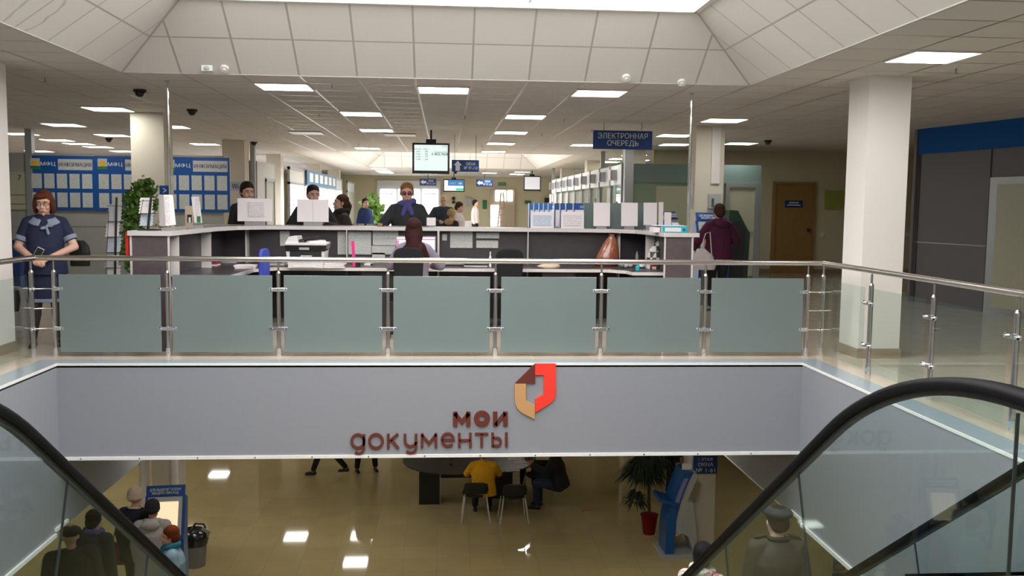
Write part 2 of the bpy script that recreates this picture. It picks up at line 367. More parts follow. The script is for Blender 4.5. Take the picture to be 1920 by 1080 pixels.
# ---------------------------------------------------------------- ceiling lights
def ceiling_lamp(label, x, y, group, mat='lamp', z=CE, first=[None, None]):
    t = thing('ceiling_light', label, 'ceiling light', (x, y, z), 0, group)
    B().box(-.28, .28, -.28, .28, -.012, -.004).build('diffuser', mat, t, world=False)
    f = B(); f.box(-.30, .30, -.30, -.28, -.014, 0); f.box(-.30, .30, .28, .30, -.014, 0); f.box(-.30, -.28, -.28, .28, -.014, 0); f.box(.28, .30, -.28, .28, -.014, 0)
    f.build('frame', 'lamp_frame', t, world=False)
    return t
def snap(p): return (GX + .6*round((p.x-GX-.3)/.6)+.3, GY + .6*round((p.y-GY-.3)/.6)+.3)
LIGHTS = [
 (535, 163, 'ceiling light panel above the counter, nearest row, over the info boards side', 'w'), (833, 170, 'ceiling light panel just beyond the recess edge, middle of the nearest three', 'w'),
 (1122, 175, 'ceiling light panel just beyond the recess edge, towards the thin steel pole', 'w'), (1740, 105, 'large greenish-white ceiling light panel beside the big white column', 'g'),
 (198, 202, 'yellowish ceiling light panel below the black dome camera, above the info boards', 'g'), (678, 212, 'ceiling light panel one row behind the nearest three, on the printer side', 'g'),
 (983, 218, 'ceiling light panel one row behind the nearest three, towards the blue queue sign', 'g'), (1354, 222, 'ceiling light panel right in front of the second cream column', 'g'),
 (113, 231, 'thin-looking ceiling light panel left above the first blue info board', 'g'), (704, 243, 'ceiling light panel second behind the nearest row, short of the hanging queue screen', 'g'),
 (953, 248, 'ceiling light panel behind and beside the hanging queue screen', 'g'), (1258, 251, 'ceiling light panel level with the top of the blue queue sign, beside its edge', 'g'),
 (340, 236, 'ceiling light panel half hidden behind the cream column with the info boards', 'g'), (52, 252, 'ceiling light panel beside the near white column, above the grey partition', 'g'),
 (222, 254, 'ceiling light panel just left of the cream column, under the second dome camera row', 'g'), (117, 262, 'ceiling light panel above the lettering of the first info board', 'w'),
 (171, 270, 'ceiling light panel above the gap between the first two info boards', 'w'), (204, 275, 'low ceiling light panel above the second info board emblem', 'w'),
 (245, 284, 'low ceiling light panel touching the cream column edge above the second info board', 'w'), (400, 271, 'ceiling light panel between the first and second cream columns, above the third info board', 'g'),
 (1406, 270, 'ceiling light panel beside the dome camera near the brown door', 'g'), (936, 269, 'third ceiling light panel in the row beyond the hanging queue screen', 'g'),
 (1088, 270, 'ceiling light panel partly behind the blue queue sign edge', 'g'), (1250, 270, 'ceiling light panel under the blue queue sign, at its far edge', 'g'),
 (688, 278, 'ceiling light panel at the near edge of the distant skylight recess, plant side', 'g'), (922, 284, 'ceiling light panel at the near edge of the distant skylight recess, arrow sign side', 'g'),
 (84, 283, 'ceiling light panel seen just over the top edge of the grey partition, by the post', 'g'), (375, 293, 'ceiling light panel touching the top of the third info board', 'g'),
 (1145, 297, 'warm ceiling light panel over the service booths, behind the blue queue sign', 'w'),
]
used = set()
for u, v, lab, k in LIGHTS:
    p = snap(atz(u, v, CE))
    while p in used: p = (p[0], p[1]+.6)
    if (cx0-.1 < p[0] < cx1+.1 and p[1] < cy1): continue
    used.add(p); ceiling_lamp(lab, p[0], p[1], 'square ceiling light panels of the upper hall', 'lamp_warm' if k == 'w' else 'lamp')
for u, v in ((701, 307), (706, 311), (712, 316), (720, 320), (726, 324), (980, 317), (973, 322), (968, 326), (946, 310), (1168, 291), (1160, 303), (1190, 300)):
    p = snap(atz(u, v, CE))
    if dx0-.2 < p[0] < dx1+.2 and dy0-.2 < p[1] < dy1+.2: p = (p[0], dy1+.9+(p[1]-dy0)*.5)
    while p in used: p = (p[0], p[1]+.6)
    used.add(p); ceiling_lamp('tiny distant ceiling light panel near the end wall, beyond the second skylight', p[0], p[1], 'distant ceiling light panels by the end wall')
for x, y, lab in ((-3.8, 23.7, 'lower hall ceiling light panel mirrored as the left striped patch in the shiny floor'), (-2.1, 23.7, 'lower hall ceiling light panel mirrored as the right striped patch in the shiny floor'),
        (-2.1, 21.9, 'lower hall ceiling light panel mirrored as the greenish patch nearest the escalators'), (-7.1, 29.4, 'lower hall ceiling light panel mirrored as the bright patch under the fascia'),
        (-6.5, 24.1, 'lower hall ceiling light panel mirrored beside the waste bin'), (1.9, 22.6, 'lower hall ceiling light panel mirrored as the faint patch past the chair legs')):
    t = ceiling_lamp(lab, x, y, 'ceiling light panels of the lower hall', 'lamp_low', LC)
for x, y in ((-6.4, 11), (-2.8, 11.3), (-5.2, 15), (-1.6, 14.4), (-7, 17), (7, 15), (-6.5, 6), (-7, 19.5), (2.9, 11.8)):  # extra unseen panels, added to brighten the lower hall and its right column
    ceiling_lamp('unseen light panel added under the lower ceiling to brighten the lower hall', x, y, 'unseen light panels added to brighten the lower hall', 'lamp_low', LC)
# ---------------------------------------------------------------- railings
RY = 9.2; RT = .955
def post(t, x, y, sides, axis, black=True):
    """one baluster with base collar, slim head and flat clamps; sides: +-1 directions of glass"""
    p = B(); p.cyl((x, y, .0), (x, y, .82), .021, n=16); p.cyl((x, y, .82), (x, y, .84), .021, .012, n=16); p.cyl((x, y, .84), (x, y, RT-.03), .010, n=10)
    po = p.build('post', 'steel', t, smooth=.6)
    B().cyl((x, y, 0), (x, y, .085), .028, n=18).build('collar', 'chrome', po, smooth=.6)
    for z in (.66, .275):
        c = B()
        for s in sides:
            if axis == 'x': c.box(min(x, x+s*.075), max(x, x+s*.075), y-.035, y-.023, z-.018, z+.018); c.cyl((x+s*.075, y-.035, z), (x+s*.075, y-.023, z), .018, n=14); c.cyl((x+s*.06, y-.042, z), (x+s*.06, y-.03, z), .009, n=10)
            else:
                sx = -1 if x > 0 else 1
                c.box(x+min(sx*.035, sx*.023), x+max(sx*.035, sx*.023), min(y, y+s*.075), max(y, y+s*.075), z-.018, z+.018); c.cyl((x+sx*.035, y+s*.075, z), (x+sx*.023, y+s*.075, z), .018, n=14)
                c.cyl((x+sx*.03, y+s*.06, z), (x+sx*.055, y+s*.06, z), .010, n=10)
        c.build('clamp', 'chrome', po, bevel=.002)
    return po
px_ = [-3.75+i*1.0645 for i in range(8)]
t = thing('railing', 'front railing of steel posts and frosted glass panels before the reception counter', 'railing', ((XL+XR)/2, RY, 0))
B().tube([(-3.93, RY, RT), (3.86, RY, RT)], .026, 16).build('handrail', 'steel', t, smooth=.8)
for i, x in enumerate(px_): post(t, x, RY, (-1,)*(i > 0) + (1,)*(i < 7), 'x')
for i in range(7): box('glass_panel', 'frosted_glass', px_[i]+.055, px_[i+1]-.055, RY-.031, RY-.023, .045, .80, t, bevel=.002)
for sx, X, nm, lab, ys in ((1, 3.86, 'right', 'clear glass railing with steel posts along the edge by the big white column', [9.2-1.08*i for i in range(8)]),
        (-1, -3.93, 'left', 'short stretch of railing in front of the woman in the navy dress', [9.13-1.08*i for i in range(8)])):
    t = thing('railing', lab, 'railing', (X, 5.5, 0))
    B().tube([(X, RY, RT), (X, 1.6, RT)], .026, 16).build('handrail', 'steel', t, smooth=.8)
    B().ball((X, RY, RT), .03, 14).build('joint', 'chrome', t, smooth=1)
    for i, y in enumerate(ys): post(t, X, y, (1,)*(i > 0) + (-1,)*(i < 7), 'y')
    for i in range(7): box('glass_panel', 'clear_glass', X-sx*.031-.004, X-sx*.031+.004, ys[i+1]+.055, ys[i]-.055, .05, .80, t)
    bx = px_[-1] if sx > 0 else px_[0]
    for z in (.66, .47, .275): B().tube([(bx, RY-.012, z), ((bx+X)/2, RY-.02, z), (X, ys[0]-.01, z)], .006, 8).build('cross_bar', 'chrome', t, smooth=1)
# ---------------------------------------------------------------- escalators
TS = math.tan(math.radians(35))
def rail_path(dz=0.0, y0=.9, r=2.4, k=3.42, zt=.93):
    L = r*math.tan(math.radians(17.5)); pts = [(y0, zt)]
    n = 14
    for i in range(n+1):
        a = math.radians(35)*i/n; pts.append((k-L+r*math.sin(a), zt-r+r*math.cos(a)))
    yb = k+(zt+3.07)/TS; pts.append(((k+yb)/2, zt-((yb-k)/2)*TS))
    for i in range(n+1):
        a = math.radians(35)*(1-i/n); pts.append((yb+L-r*math.sin(a), -3.07+r-r*math.cos(a)))
    pts.append((yb+L+.9, -3.07))
    return pts
PATH = rail_path()
def offs(path, d):     # offset downwards perpendicular
    out = []
    for i, p in enumerate(path):
        a = path[max(0, i-1)]; b_ = path[min(len(path)-1, i+1)]; tx, tz = b_[0]-a[0], b_[1]-a[1]; l = math.hypot(tx, tz)
        out.append((p[0]+tz/l*d, p[1]-tx/l*d))
    return out
def step_z(y):
    z = -(y-3.42)*TS
    return max(LF, min(0, z))
def balustrade(t, x, s):
    """one side of an escalator at x; s = +1 when the steps lie on the +x side"""
    hb = B(); prof = [(-.04, -.012), (-.04, .008), (-.032, .022), (-.016, .029), (.016, .029), (.032, .022), (.04, .008), (.04, -.012), (.026, -.018), (-.026, -.018)]
    pts = PATH; e = pts[-1]
    end = [(e[0]+.33*math.sin(a), e[1]-.33+.33*math.cos(a)) for a in [i*PI/10 for i in range(1, 11)]]
    full = pts+end
    rings = []
    for i, p in enumerate(full):
        a = full[max(0, i-1)]; b_ = full[min(len(full)-1, i+1)]; ty, tz = b_[0]-a[0], b_[1]-a[1]; l = math.hypot(ty, tz); ty /= l; tz /= l
        rings.append([hb.bm.verts.new((x+q[0], p[0]-tz*q[1], p[1]+ty*q[1])) for q in prof])
    fs = []
    for a, b_ in zip(rings, rings[1:]):
        for k in range(len(prof)): fs.append(hb.bm.faces.new((a[k], a[(k+1) % len(prof)], b_[(k+1) % len(prof)], b_[k])))
    fs.append(hb.bm.faces.new(rings[0])); fs.append(hb.bm.faces.new(rings[-1][::-1])); bmesh.ops.recalc_face_normals(hb.bm, faces=fs)
    hb.build('handrail', 'rubber', t, smooth=1.0)
    def strip(o0, o1, x0, x1, name, mat, pa=None):
        pa = pa or PATH; A = offs(pa, o0); C = offs(pa, o1); sb = B(); R = []
        for p, q in zip(A, C): R.append([sb.bm.verts.new(c) for c in ((x0, p[0], p[1]), (x1, p[0], p[1]), (x1, q[0], q[1]), (x0, q[0], q[1]))])
        fs = []
        for a, b_ in zip(R, R[1:]):
            for k in range(4): fs.append(sb.bm.faces.new((a[k], a[(k+1) % 4], b_[(k+1) % 4], b_[k])))
        fs += [sb.bm.faces.new(R[0]), sb.bm.faces.new(R[-1][::-1])]; bmesh.ops.recalc_face_normals(sb.bm, faces=fs)
        return sb.build(name, mat, t)
    strip(.018, .036, x-.014, x+.014, 'rail_guide', 'guide')
    strip(.036, .84, x-.005, x+.005, 'glass_panel', 'escalator_glass')
    strip(.80, 1.0, min(x+s*.01, x+s*.14), max(x+s*.01, x+s*.14), 'skirt_panel', 'alu')
    strip(.84, 1.35, min(x-s*.01, x-s*.06), max(x-s*.01, x-s*.06), 'outer_cladding', 'fascia_panel')
    for yy in (2.7, 4.42, 5.55, 6.7, 7.9):
        # thin dark seam between glass sheets, raked with the slope
        z = .93-max(0, (yy-3.42))*TS; k = -.32 if yy > 3.2 else 0
        q = [(yy, z-.05), (yy+.005, z-.05), (yy+.005+k, z-.84), (yy+k, z-.84)]
        B().prism([(a, c) for a, c in q], 'x', x-.0056, x+.0056).build('glass_seam', 'guide', t)
for xa, xb, lab in ((1.77, 3.0, 'escalator on the side of the white column, carrying the man in the flat cap'), (-3.0, -1.77, 'escalator whose black handrail crosses in front of the touch kiosk visitors')):
    t = thing('escalator', lab, 'escalator', ((xa+xb)/2, 6, LF))
    balustrade(t, xa, 1); balustrade(t, xb, -1)
    sb = B(); y = 1.2
    while y < 10.6:
        z = step_z(y+.2); z2 = step_z(y+.6)
        sb.box(xa+.14, xb-.14, y, y+.4, z-.04, z)
        if z2 < z: sb.box(xa+.14, xb-.14, y+.36, y+.4, z2, z)
        y += .4
    sb.build('step', 'alu', t)
# ---------------------------------------------------------------- the big lettering on the fascia
t = thing('logo_sign', 'raised brown lettering and a folded-page emblem on the grey fascia', 'sign', (0, FY, -.5))
def F2(u, v): p = aty(u, v, FY); return (p.x, p.z)
def plate(pts, name, mat, d=.022):
    q = [F2(*p) for p in pts]; o = B().prism(q, 'y', FY-d, FY-.002).build(name, mat, t); 
    c = (sum(p[0] for p in q)/len(q), sum(p[1] for p in q)/len(q)); return o
def ex(x, y): return (920+x/5.68, 670+y/5.68)
plate([ex(472, 62), ex(472, 272), ex(258, 272)], 'emblem_corner', 'logo_brown')
plate([ex(472, 62), ex(690, 62), ex(690, 380), ex(684, 420), ex(668, 450), ex(640, 480), ex(472, 585), ex(472, 440), ex(562, 388), ex(562, 185), ex(472, 185)], 'emblem_page', 'logo_red')
plate([ex(254, 276), ex(374, 276), ex(374, 455), ex(468, 505), ex(468, 655), ex(320, 580), ex(280, 535), ex(260, 490), ex(254, 440)], 'emblem_fold', 'logo_tan')
def lx(x, y): return (640+x/5.647, 730+y/5.647)
def stroke(b, pts, w_, closed=False):
    pts = [Vector(p) for p in pts]; n = len(pts); Lf, Rt = [], []
    for i, p in enumerate(pts):
        a = pts[(i-1) % n] if (closed or i > 0) else None; c = pts[(i+1) % n] if (closed or i < n-1) else None
        d1 = (p-a).normalized() if a is not None else None; d2 = (c-p).normalized() if c is not None else None
        d1 = d1 or d2; d2 = d2 or d1
        nn = (Vector((-d1.y, d1.x))+Vector((-d2.y, d2.x))); nn.normalize(); k = 1/max(.5, nn.dot(Vector((-d1.y, d1.x))))
        Lf.append(p+nn*w_/2*k); Rt.append(p-nn*w_/2*k)
    m = n if closed else n-1
    for i in range(m):
        j = (i+1) % n; q = [F2(*lx(*c)) for c in (Lf[i], Lf[j], Rt[j], Rt[i])]
        b.prism(q, 'y', FY-.022, FY-.002)
def arc(cx, cy, rx, ry, a0, a1, n=20): return [(cx+rx*math.cos(math.radians(a0+(a1-a0)*i/n)), cy+ry*math.sin(math.radians(a0+(a1-a0)*i/n))) for i in range(n+1)]
def letter(fn): bb = B(); fn(bb); bb.build('letter', 'logo_brown', t)
W1, W2 = 27, 46
letter(lambda b: [stroke(b, [(1206, 388), (1206, 232)], W2), stroke(b, [(1344, 388), (1344, 232)], W2), stroke(b, [(1200, 250), (1276, 340), (1350, 250)], 40)])
letter(lambda b: stroke(b, arc(1488, 306, 59, 57, 0, 360, 32)[:-1], 54, True))
letter(lambda b: [stroke(b, [(1628, 385), (1628, 232)], W2), stroke(b, [(1737, 385), (1737, 232)], W2), stroke(b, [(1632, 375), (1733, 245)], 38)])
letter(lambda b: [stroke(b, arc(177, 545, 66, 70, 0, 360, 32)[:-1], W1, True), stroke(b, [(242, 472), (242, 610)]+arc(185, 618, 57, 58, 5, 130, 14), W1)])
letter(lambda b: stroke(b, arc(368, 545, 70, 72, 0, 360, 32)[:-1], W1, True))
letter(lambda b: [stroke(b, [(498, 466), (498, 622)], W1), stroke(b, [(508, 548), (600, 468)], W1), stroke(b, [(530, 530), (606, 622)], W1)])
letter(lambda b: [stroke(b, [(675, 466), (675, 540)]+arc(733, 545, 58, 55, 175, 5, 14)[1:], W1), stroke(b, [(792, 466), (792, 610)]+arc(735, 618, 57, 52, 5, 140, 14), W1)])
letter(lambda b: [stroke(b, [(855, 616), (855, 464)], W1), stroke(b, [(1002, 614), (1002, 460)], W1), stroke(b, [(852, 475), (930, 572), (1005, 470)], W1)])
letter(lambda b: [stroke(b, [(1065, 532), (1190, 530)]+arc(1127, 530, 63, 66, 0, -360, 30)[2:26]+[(1180, 590)], W1-2)])
letter(lambda b: [stroke(b, [(1248, 612), (1248, 458)], W1), stroke(b, [(1366, 610), (1366, 456)], W1), stroke(b, [(1248, 536), (1366, 534)], W1-3)])
letter(lambda b: [stroke(b, [(1415, 468), (1555, 466)], W1-4), stroke(b, [(1485, 466), (1485, 610)], W1)])
letter(lambda b: [stroke(b, [(1602, 606), (1602, 454)], W1), stroke(b, [(1602, 510), (1650, 510)]+arc(1652, 552, 36, 42, -90, 90, 14)+[(1602, 594)], W1-3), stroke(b, [(1746, 606), (1746, 452)], W1)])
# ---------------------------------------------------------------- printed paper
def lined(name, col, ink, scale, axis='Z'):
    m = M(name, col, .7); nt = m.node_tree; b = nt.nodes['Principled BSDF']
    tc = nt.nodes.new('ShaderNodeTexCoord'); wv = nt.nodes.new('ShaderNodeTexWave'); wv.bands_direction = axis; wv.inputs['Scale'].default_value = scale
    wv.inputs['Distortion'].default_value = 0
    nz = nt.nodes.new('ShaderNodeTexNoise'); nz.inputs['Scale'].default_value = 60
    nt.links.new(tc.outputs['Object'], wv.inputs['Vector']); nt.links.new(tc.outputs['Object'], nz.inputs['Vector'])
    mu = math_node(nt, 'MULTIPLY', wv.outputs['Fac'], nz.outputs['Fac']); gt = math_node(nt, 'GREATER_THAN', mu, vb=.42)
    mx = nt.nodes.new('ShaderNodeMix'); mx.data_type = 'RGBA'; mx.inputs['A'].default_value = (*col, 1); mx.inputs['B'].default_value = (*ink, 1)
    nt.links.new(gt, mx.inputs['Factor']); nt.links.new(mx.outputs['Result'], b.inputs['Base Color'])
lined('printed_sheet', (.52, .54, .52), (.34, .35, .35), 16); lined('printed_white', (.76, .72, .74), (.42, .40, .42), 22); lined('printed_blue', (.55, .62, .72), (.35, .42, .55), 20)
M('number_plaque', (.10, .09, .09), .4); M('plaque_pink', (.35, .22, .20), .5); M('booth_white', (.66, .67, .70), .45)
M('green_glass', (.20, .27, .18), .25); M('olive_glass', (.36, .37, .26), .3); M('pale_glass', (.42, .42, .32), .3)
M('screen_pale', (.62, .74, .72), .3, emit=.85); M('screen_white', (.95, .90, .95), .3, emit=.9); M('screen_pink', (.80, .12, .22), .3, emit=.8); M('screen_dim', (.55, .56, .60), .3, emit=.5)
M('screen_blue', (.02, .12, .32), .3, emit=.8); M('screen_photo', (.62, .66, .64), .3, emit=.9); M('screen_green', (.02, .35, .22), .3, emit=.8); M('screen_brown', (.22, .10, .06), .3, emit=.5)
M('screen_cream', (.85, .66, .42), .3, emit=.75); M('lavender', (.26, .24, .55), .3)
M('ladder_wood', (.55, .40, .25), .6); M('teal', (.02, .45, .52), .4); M('grey', (.30, .30, .32), .5); M('beige', (.55, .45, .35), .7)
M('brown_bag', (.26, .085, .045), .18, spec=.9, bump=.6, nscale=14, noise=.35); M('black_bag', (.010, .010, .012), .2, spec=.9, bump=.7, nscale=14)
M('pink', (.80, .02, .22), .4); M('chair_blue', (.03, .06, .42), .5); M('chair_grey', (.014, .014, .016), .8, spec=.2); M('bright_steel', (.75, .74, .72), .35, .35); M('printer_white', (.72, .70, .70), .4)
M('red_pot', (.20, .008, .008), .5, spec=.2); M('bin_grey', (.22, .21, .20), .5); M('kiosk_grey', (.28, .28, .27), .45); M('kiosk_white', (.45, .47, .48), .4); M('dark_green', (.005, .035, .018), .4)
def tbox(t, name, mat, *a, bevel=0): return box(name, mat, *a, parent=t, bevel=bevel)
# ---------------------------------------------------------------- reception counter
ZT = 1.21
t = thing('reception_counter', 'U-shaped dark wood reception counter with a pale top behind the frosted railing', 'counter', (0, 11, 0))
XLo, XLi, XRi, XRo, YM, YB, YLf, YRf = -3.12, -2.74, 2.55, 2.88, 12.2, 12.72, 9.5, 10.6
outline = [(XLo-.02, YLf-.02), (XLi+.02, YLf-.02), (XLi+.05, 11.2), (XLi+.16, 11.8), (XLi+.45, YM-.05), (XLi+.8, YM), (XRi-.75, YM), (XRi-.35, YM-.06), (XRi-.1, 11.8), (XRi-.03, 11.3), (XRi-.02, YRf-.02), (XRo+.06, YRf-.02), (XRo+.06, YB), (XLo-.02, YB)]
B().prism(outline, 'z', ZT-.035, ZT).build('countertop', 'counter_top', t)
eb = B()
for a, c in zip(outline, outline[1:]+outline[:1]):
    d = Vector((c[0]-a[0], c[1]-a[1], 0)); n = Vector((d.y, -d.x, 0)).normalized()*.006
    eb.prism([(a[0]+n.x, a[1]+n.y), (c[0]+n.x, c[1]+n.y), (c[0]-n.x, c[1]-n.y), (a[0]-n.x, a[1]-n.y)], 'z', ZT-.045, ZT+.003)
eb.build('top_edging', 'counter_edge', t)
tbox(t, 'end_panel', 'wenge', XLo, XLi, YLf, YLf+.02, 0, ZT-.04); tbox(t, 'end_panel', 'wenge', XRi, XRo, YRf, YRf+.02, 0, ZT-.04)
tbox(t, 'back_panel', 'dark_laminate', XLo+.05, XRo-.05, YM+.12, YM+.14, 0, ZT-.04)
tbox(t, 'side_panel', 'dark_laminate', XLi-.12, XLi-.10, YLf+.02, YM+.12, 0, ZT-.04); tbox(t, 'side_panel', 'dark_laminate', XRi+.10, XRi+.12, YRf+.02, YM+.12, 0, ZT-.04)
tbox(t, 'outer_panel', 'wenge', XLo, XLo+.02, YLf+.02, YB-.05, 0, ZT-.04); tbox(t, 'outer_panel', 'wenge', XLo, XRo, YB-.07, YB-.05, 0, ZT-.04); tbox(t, 'outer_panel', 'wenge', XRo-.02, XRo, YRf+.02, YB-.05, 0, ZT-.04)
for x in (XLo, XLi-.012, XRi-.006, XRo-.012):
    y = YLf if x < 0 else YRf
    tbox(t, 'edge_strip', 'counter_edge', x-.008, x+.012, y-.006, y+.0, 0, ZT-.045)
for u, y, wd in ((650, YM, .010), (822, YM, .026), (990, YM, .012), (462, YM, .024), (1161, YM, .024)):
    x = aty(u, 450, y).x; tbox(t, 'divider', 'counter_edge', x-wd/2, x+wd/2, y-.02, y+.12, 0, ZT-.045)
for x, ys in ((XLi, (9.78, 11.1)), (XRi, (11.6,))):
    for y in ys: tbox(t, 'divider', 'counter_edge', x-.10, x+.012 if x < 0 else x+.1, y-.008, y+.008, 0, ZT-.045) if x < 0 else tbox(t, 'divider', 'counter_edge', x-.012, x+.1, y-.008, y+.008, 0, ZT-.045)
wt = [(XLi-.09, 9.7), (-2.25, 9.7), (-2.2, 10.9), (-2.0, 11.2), (2.0, 11.2), (2.18, 11.0), (2.2, 10.75), (XRi+.09, 10.75), (XRi+.09, YM+.11), (XLi-.09, YM+.11)]
B().prism(wt, 'z', .71, .74).build('worktop', 'dark_laminate', t)
eb = B(); 
for a, c in zip(wt[1:7], wt[2:8]):
    d = Vector((c[0]-a[0], c[1]-a[1], 0)); n = Vector((d.y, -d.x, 0)).normalized()*.006
    eb.prism([(a[0]+n.x, a[1]+n.y), (c[0]+n.x, c[1]+n.y), (c[0]-n.x, c[1]-n.y), (a[0]-n.x, a[1]-n.y)], 'z', .705, .743)
eb.build('worktop_edging', 'counter_edge', t)
for x0, x1, y0, y1 in ((-2.7, -2.28, 9.75, 10.3), (-1.0, -.6, 11.3, 11.9), (1.2, 1.6, 11.3, 11.9), (2.25, 2.6, 10.8, 11.4)): tbox(t, 'pedestal', 'dark_laminate', x0, x1, y0, y1, 0, .71)
# notices pinned inside the counter
def pinned(u0, v0, u1, v1, lab, mat='printed_sheet', y=YM+.105):
    cx, cz, w_, h_ = rect(u0, v0, u1, v1, y); o = B().box(cx-w_/2, cx+w_/2, y-.003, y, cz-h_/2, cz+h_/2).build('notice', mat)
    return tag(o, lab, 'notice', 'notices pinned inside the counter')
for a in ((525, 433, 543, 461, 'grey sheet pinned behind the top corner of the printer'), (633, 434, 649, 477, 'tall narrow sheet pinned inside the counter beside the printer'), (653, 434, 696, 477, 'large double sheet pinned behind the bright pink strip'),
        (699, 431, 747, 460, 'upper sheet of grids pinned beside the seated clerk'), (697, 461, 741, 477, 'lower wide sheet pinned beside the seated clerk'), (698, 474, 722, 496, 'small pale note low on the counter back beside the clerk'),
        (829, 439, 838, 451, 'tiny grey card pinned just past the wide divider'), (844, 434, 886, 465, 'pale square sheet pinned between the clerk and the stacked strips'), (893, 436, 936, 447, 'upper of two pale strips pinned above the empty chair'), (893, 451, 934, 465, 'lower of two pale strips pinned above the empty chair')):
    pinned(*a)
# printer
p = atz(573, 503, .745); t = thing('printer', 'white and black multifunction printer standing on the counter worktop', 'printer', (p.x, p.y+.25, .742)); S = p.y/1740
def L3(x0, x1, y0, y1, z0, z1, name, mat, bevel=.006):
    b = B().box(x0, x1, y0, y1, z0, z1); return b.build(name, mat, t, world=False, bevel=bevel)
L3(-.215, .195, -.2, .2, 0, .05, 'base', 'printer_white'); L3(-.15, .11, -.207, -.2, .012, .03, 'paper_tray', 'white')
b = B().prism([(-.215, .05), (.2, .05), (.215, .2), (-.235, .2)], 'y', -.2, .2); b.build('body', 'printer_white', t, world=False)
L3(-.19, .18, -.205, -.19, .13, .215, 'output_slot', 'black', 0); L3(-.06, .07, -.25, -.1, .14, .15, 'output_tray', 'printer_white')
b = B().prism([(-.235, .2), (.215, .2), (.24, .27), (-.245, .27)], 'y', -.21, .2); b.build('control_panel', 'black_gloss', t, world=False)
L3(-.08, .04, -.225, -.2, .215, .245, 'display', 'grey'); L3(-.245, .235, -.215, .2, .27, .30, 'scanner_lid', 'printer_white')
b = B().prism([(-.245, .30), (-.09, .30), (-.11, .375), (-.2, .37)], 'y', -.19, .19); b.build('document_feeder', 'printer_white', t, world=False)
b = B().prism([(-.09, .335), (.12, .375), (.12, .355), (-.09, .315)], 'y', -.16, .16); b.build('feeder_tray', 'black', t, world=False)
b = B().loft([(.30, .14, .17, .08, 0), (.325, .12, .15, .08, 0)]); b.build('lid_bulge', 'printer_white', t, world=False)
# monitor of the clerk
cx, cz, w_, h_ = rect(742, 443, 817, 497, 11.75); t = thing('monitor', 'computer monitor with a white and pink page in front of the seated clerk', 'monitor', (cx, 11.75, .742))
tbox(t, 'screen_frame', 'grey', cx-w_/2, cx+w_/2, 11.75, 11.79, cz-h_/2, cz+h_/2); tbox(t, 'screen', 'screen_white', cx-w_/2+.015, cx+w_/2-.015, 11.745, 11.751, cz-h_/2+.02, cz+h_/2-.015)
tbox(t, 'toolbar', 'screen_pink', cx-w_/2+.015, cx+w_/2-.015, 11.743, 11.746, cz+h_/2-.045, cz+h_/2-.03); tbox(t, 'toolbar', 'screen_pink', cx-w_/2+.015, cx-w_/2+.04, 11.743, 11.746, cz-.05, cz+h_/2-.05); tbox(t, 'stand', 'black', cx-.1, cx+.1, 11.75, 11.9, .742, .76); tbox(t, 'neck', 'black', cx-.02, cx+.02, 11.79, 11.82, .75, cz)
# things standing on the counter top
def stand_sheet(u0, v0, u1, v1, y, lab, mat='paper', lean=.02, fold=None, group='paper sheets standing on the counter top', base=True, cat='sheet'):
    cx, cz, w_, h_ = rect(u0, v0, u1, v1, y); t = thing('standing_sheet', lab, cat, (cx, y, ZT), 0, group)
    if not base: z1_ = cz+h_/2; cz = (ZT+.001+z1_)/2; h_ = z1_-ZT-.001
    b = B(); b.prism([(y, cz-h_/2), (y+.003, cz-h_/2), (y+.003+lean, cz+h_/2), (y+lean, cz+h_/2)], 'x', cx-w_/2, cx+w_/2); b.build('sheet', mat, t)
    if fold: tbox(t, 'crease', 'grey_paper', cx-.002, cx+.002, y-.003, y+.002, cz-h_/2, cz+h_/2)
    if base: 
        f = B().box(cx-w_*.3, cx+w_*.3, y-.02, y+.06, ZT+.001, ZT+.008); f.box(cx-w_*.3, cx+w_*.3, y+.008, y+.012, ZT, cz-h_/2+.02); f.build('holder', 'grey', t)
    return t, cx, cz, w_, h_
yy = 12.3
t, cx, cz, w_, h_ = stand_sheet(445, 372, 510, 415, yy, 'white sheet with a block of small print in front of the dark-haired visitor')
tbox(t, 'print_block', 'printed_white', cx-.08, cx+.12, yy-.004, yy+.003, cz-.09, cz+.1)
stand_sheet(557, 374, 616, 416, yy, 'blank white double sheet hiding the chin of the short-haired man', fold=True)
stand_sheet(1113, 380, 1144, 424, yy, 'blank white sheet, first past the blue page rack', base=True); stand_sheet(1165, 380, 1196, 424, yy, 'blank white sheet in the middle of the three beyond the page rack')
stand_sheet(1207, 380, 1232, 422, yy+.05, 'blank white sheet next to the narrow white strip, nearer the steel pole'); stand_sheet(1235, 379, 1244, 422, yy+.1, 'narrow white strip standing beside the last blank sheet', base=False); stand_sheet(1246, 398, 1259, 419, yy-.2, 'small low white card just behind the turquoise binder', base=False)
stand_sheet(800, 408, 817, 423, yy+.1, 'small white brochure box beside the man with the blue scarf', lean=0.0)
t = thing('brochure', 'tall white brochure with small print standing on the near end of the counter', 'brochure', (aty(312, 420, 9.75).x, 9.75, ZT), 0, None)
cx, cz, w_, h_ = rect(299, 367, 327, 424, 9.75)
B().quad([(cx-.08, 9.75, cz-.155), (cx+.0, 9.70, cz-.15), (cx-.02, 9.72, cz+.165), (cx-.085, 9.77, cz+.165)]).quad([(cx+.0, 9.70, cz-.15), (cx+.09, 9.74, cz-.14), (cx+.06, 9.76, cz+.165), (cx-.02, 9.72, cz+.165)]).build('cover', 'paper', t)
B().quad([(cx+.002, 9.699, cz-.13), (cx+.04, 9.714, cz-.13), (cx+.03, 9.73, cz+.15), (cx-.012, 9.718, cz+.15)]).build('print_column', 'printed_white', t)
tbox(t, 'holder', 'grey', cx-.05, cx+.07, 9.72, 9.80, ZT, ZT+.03)
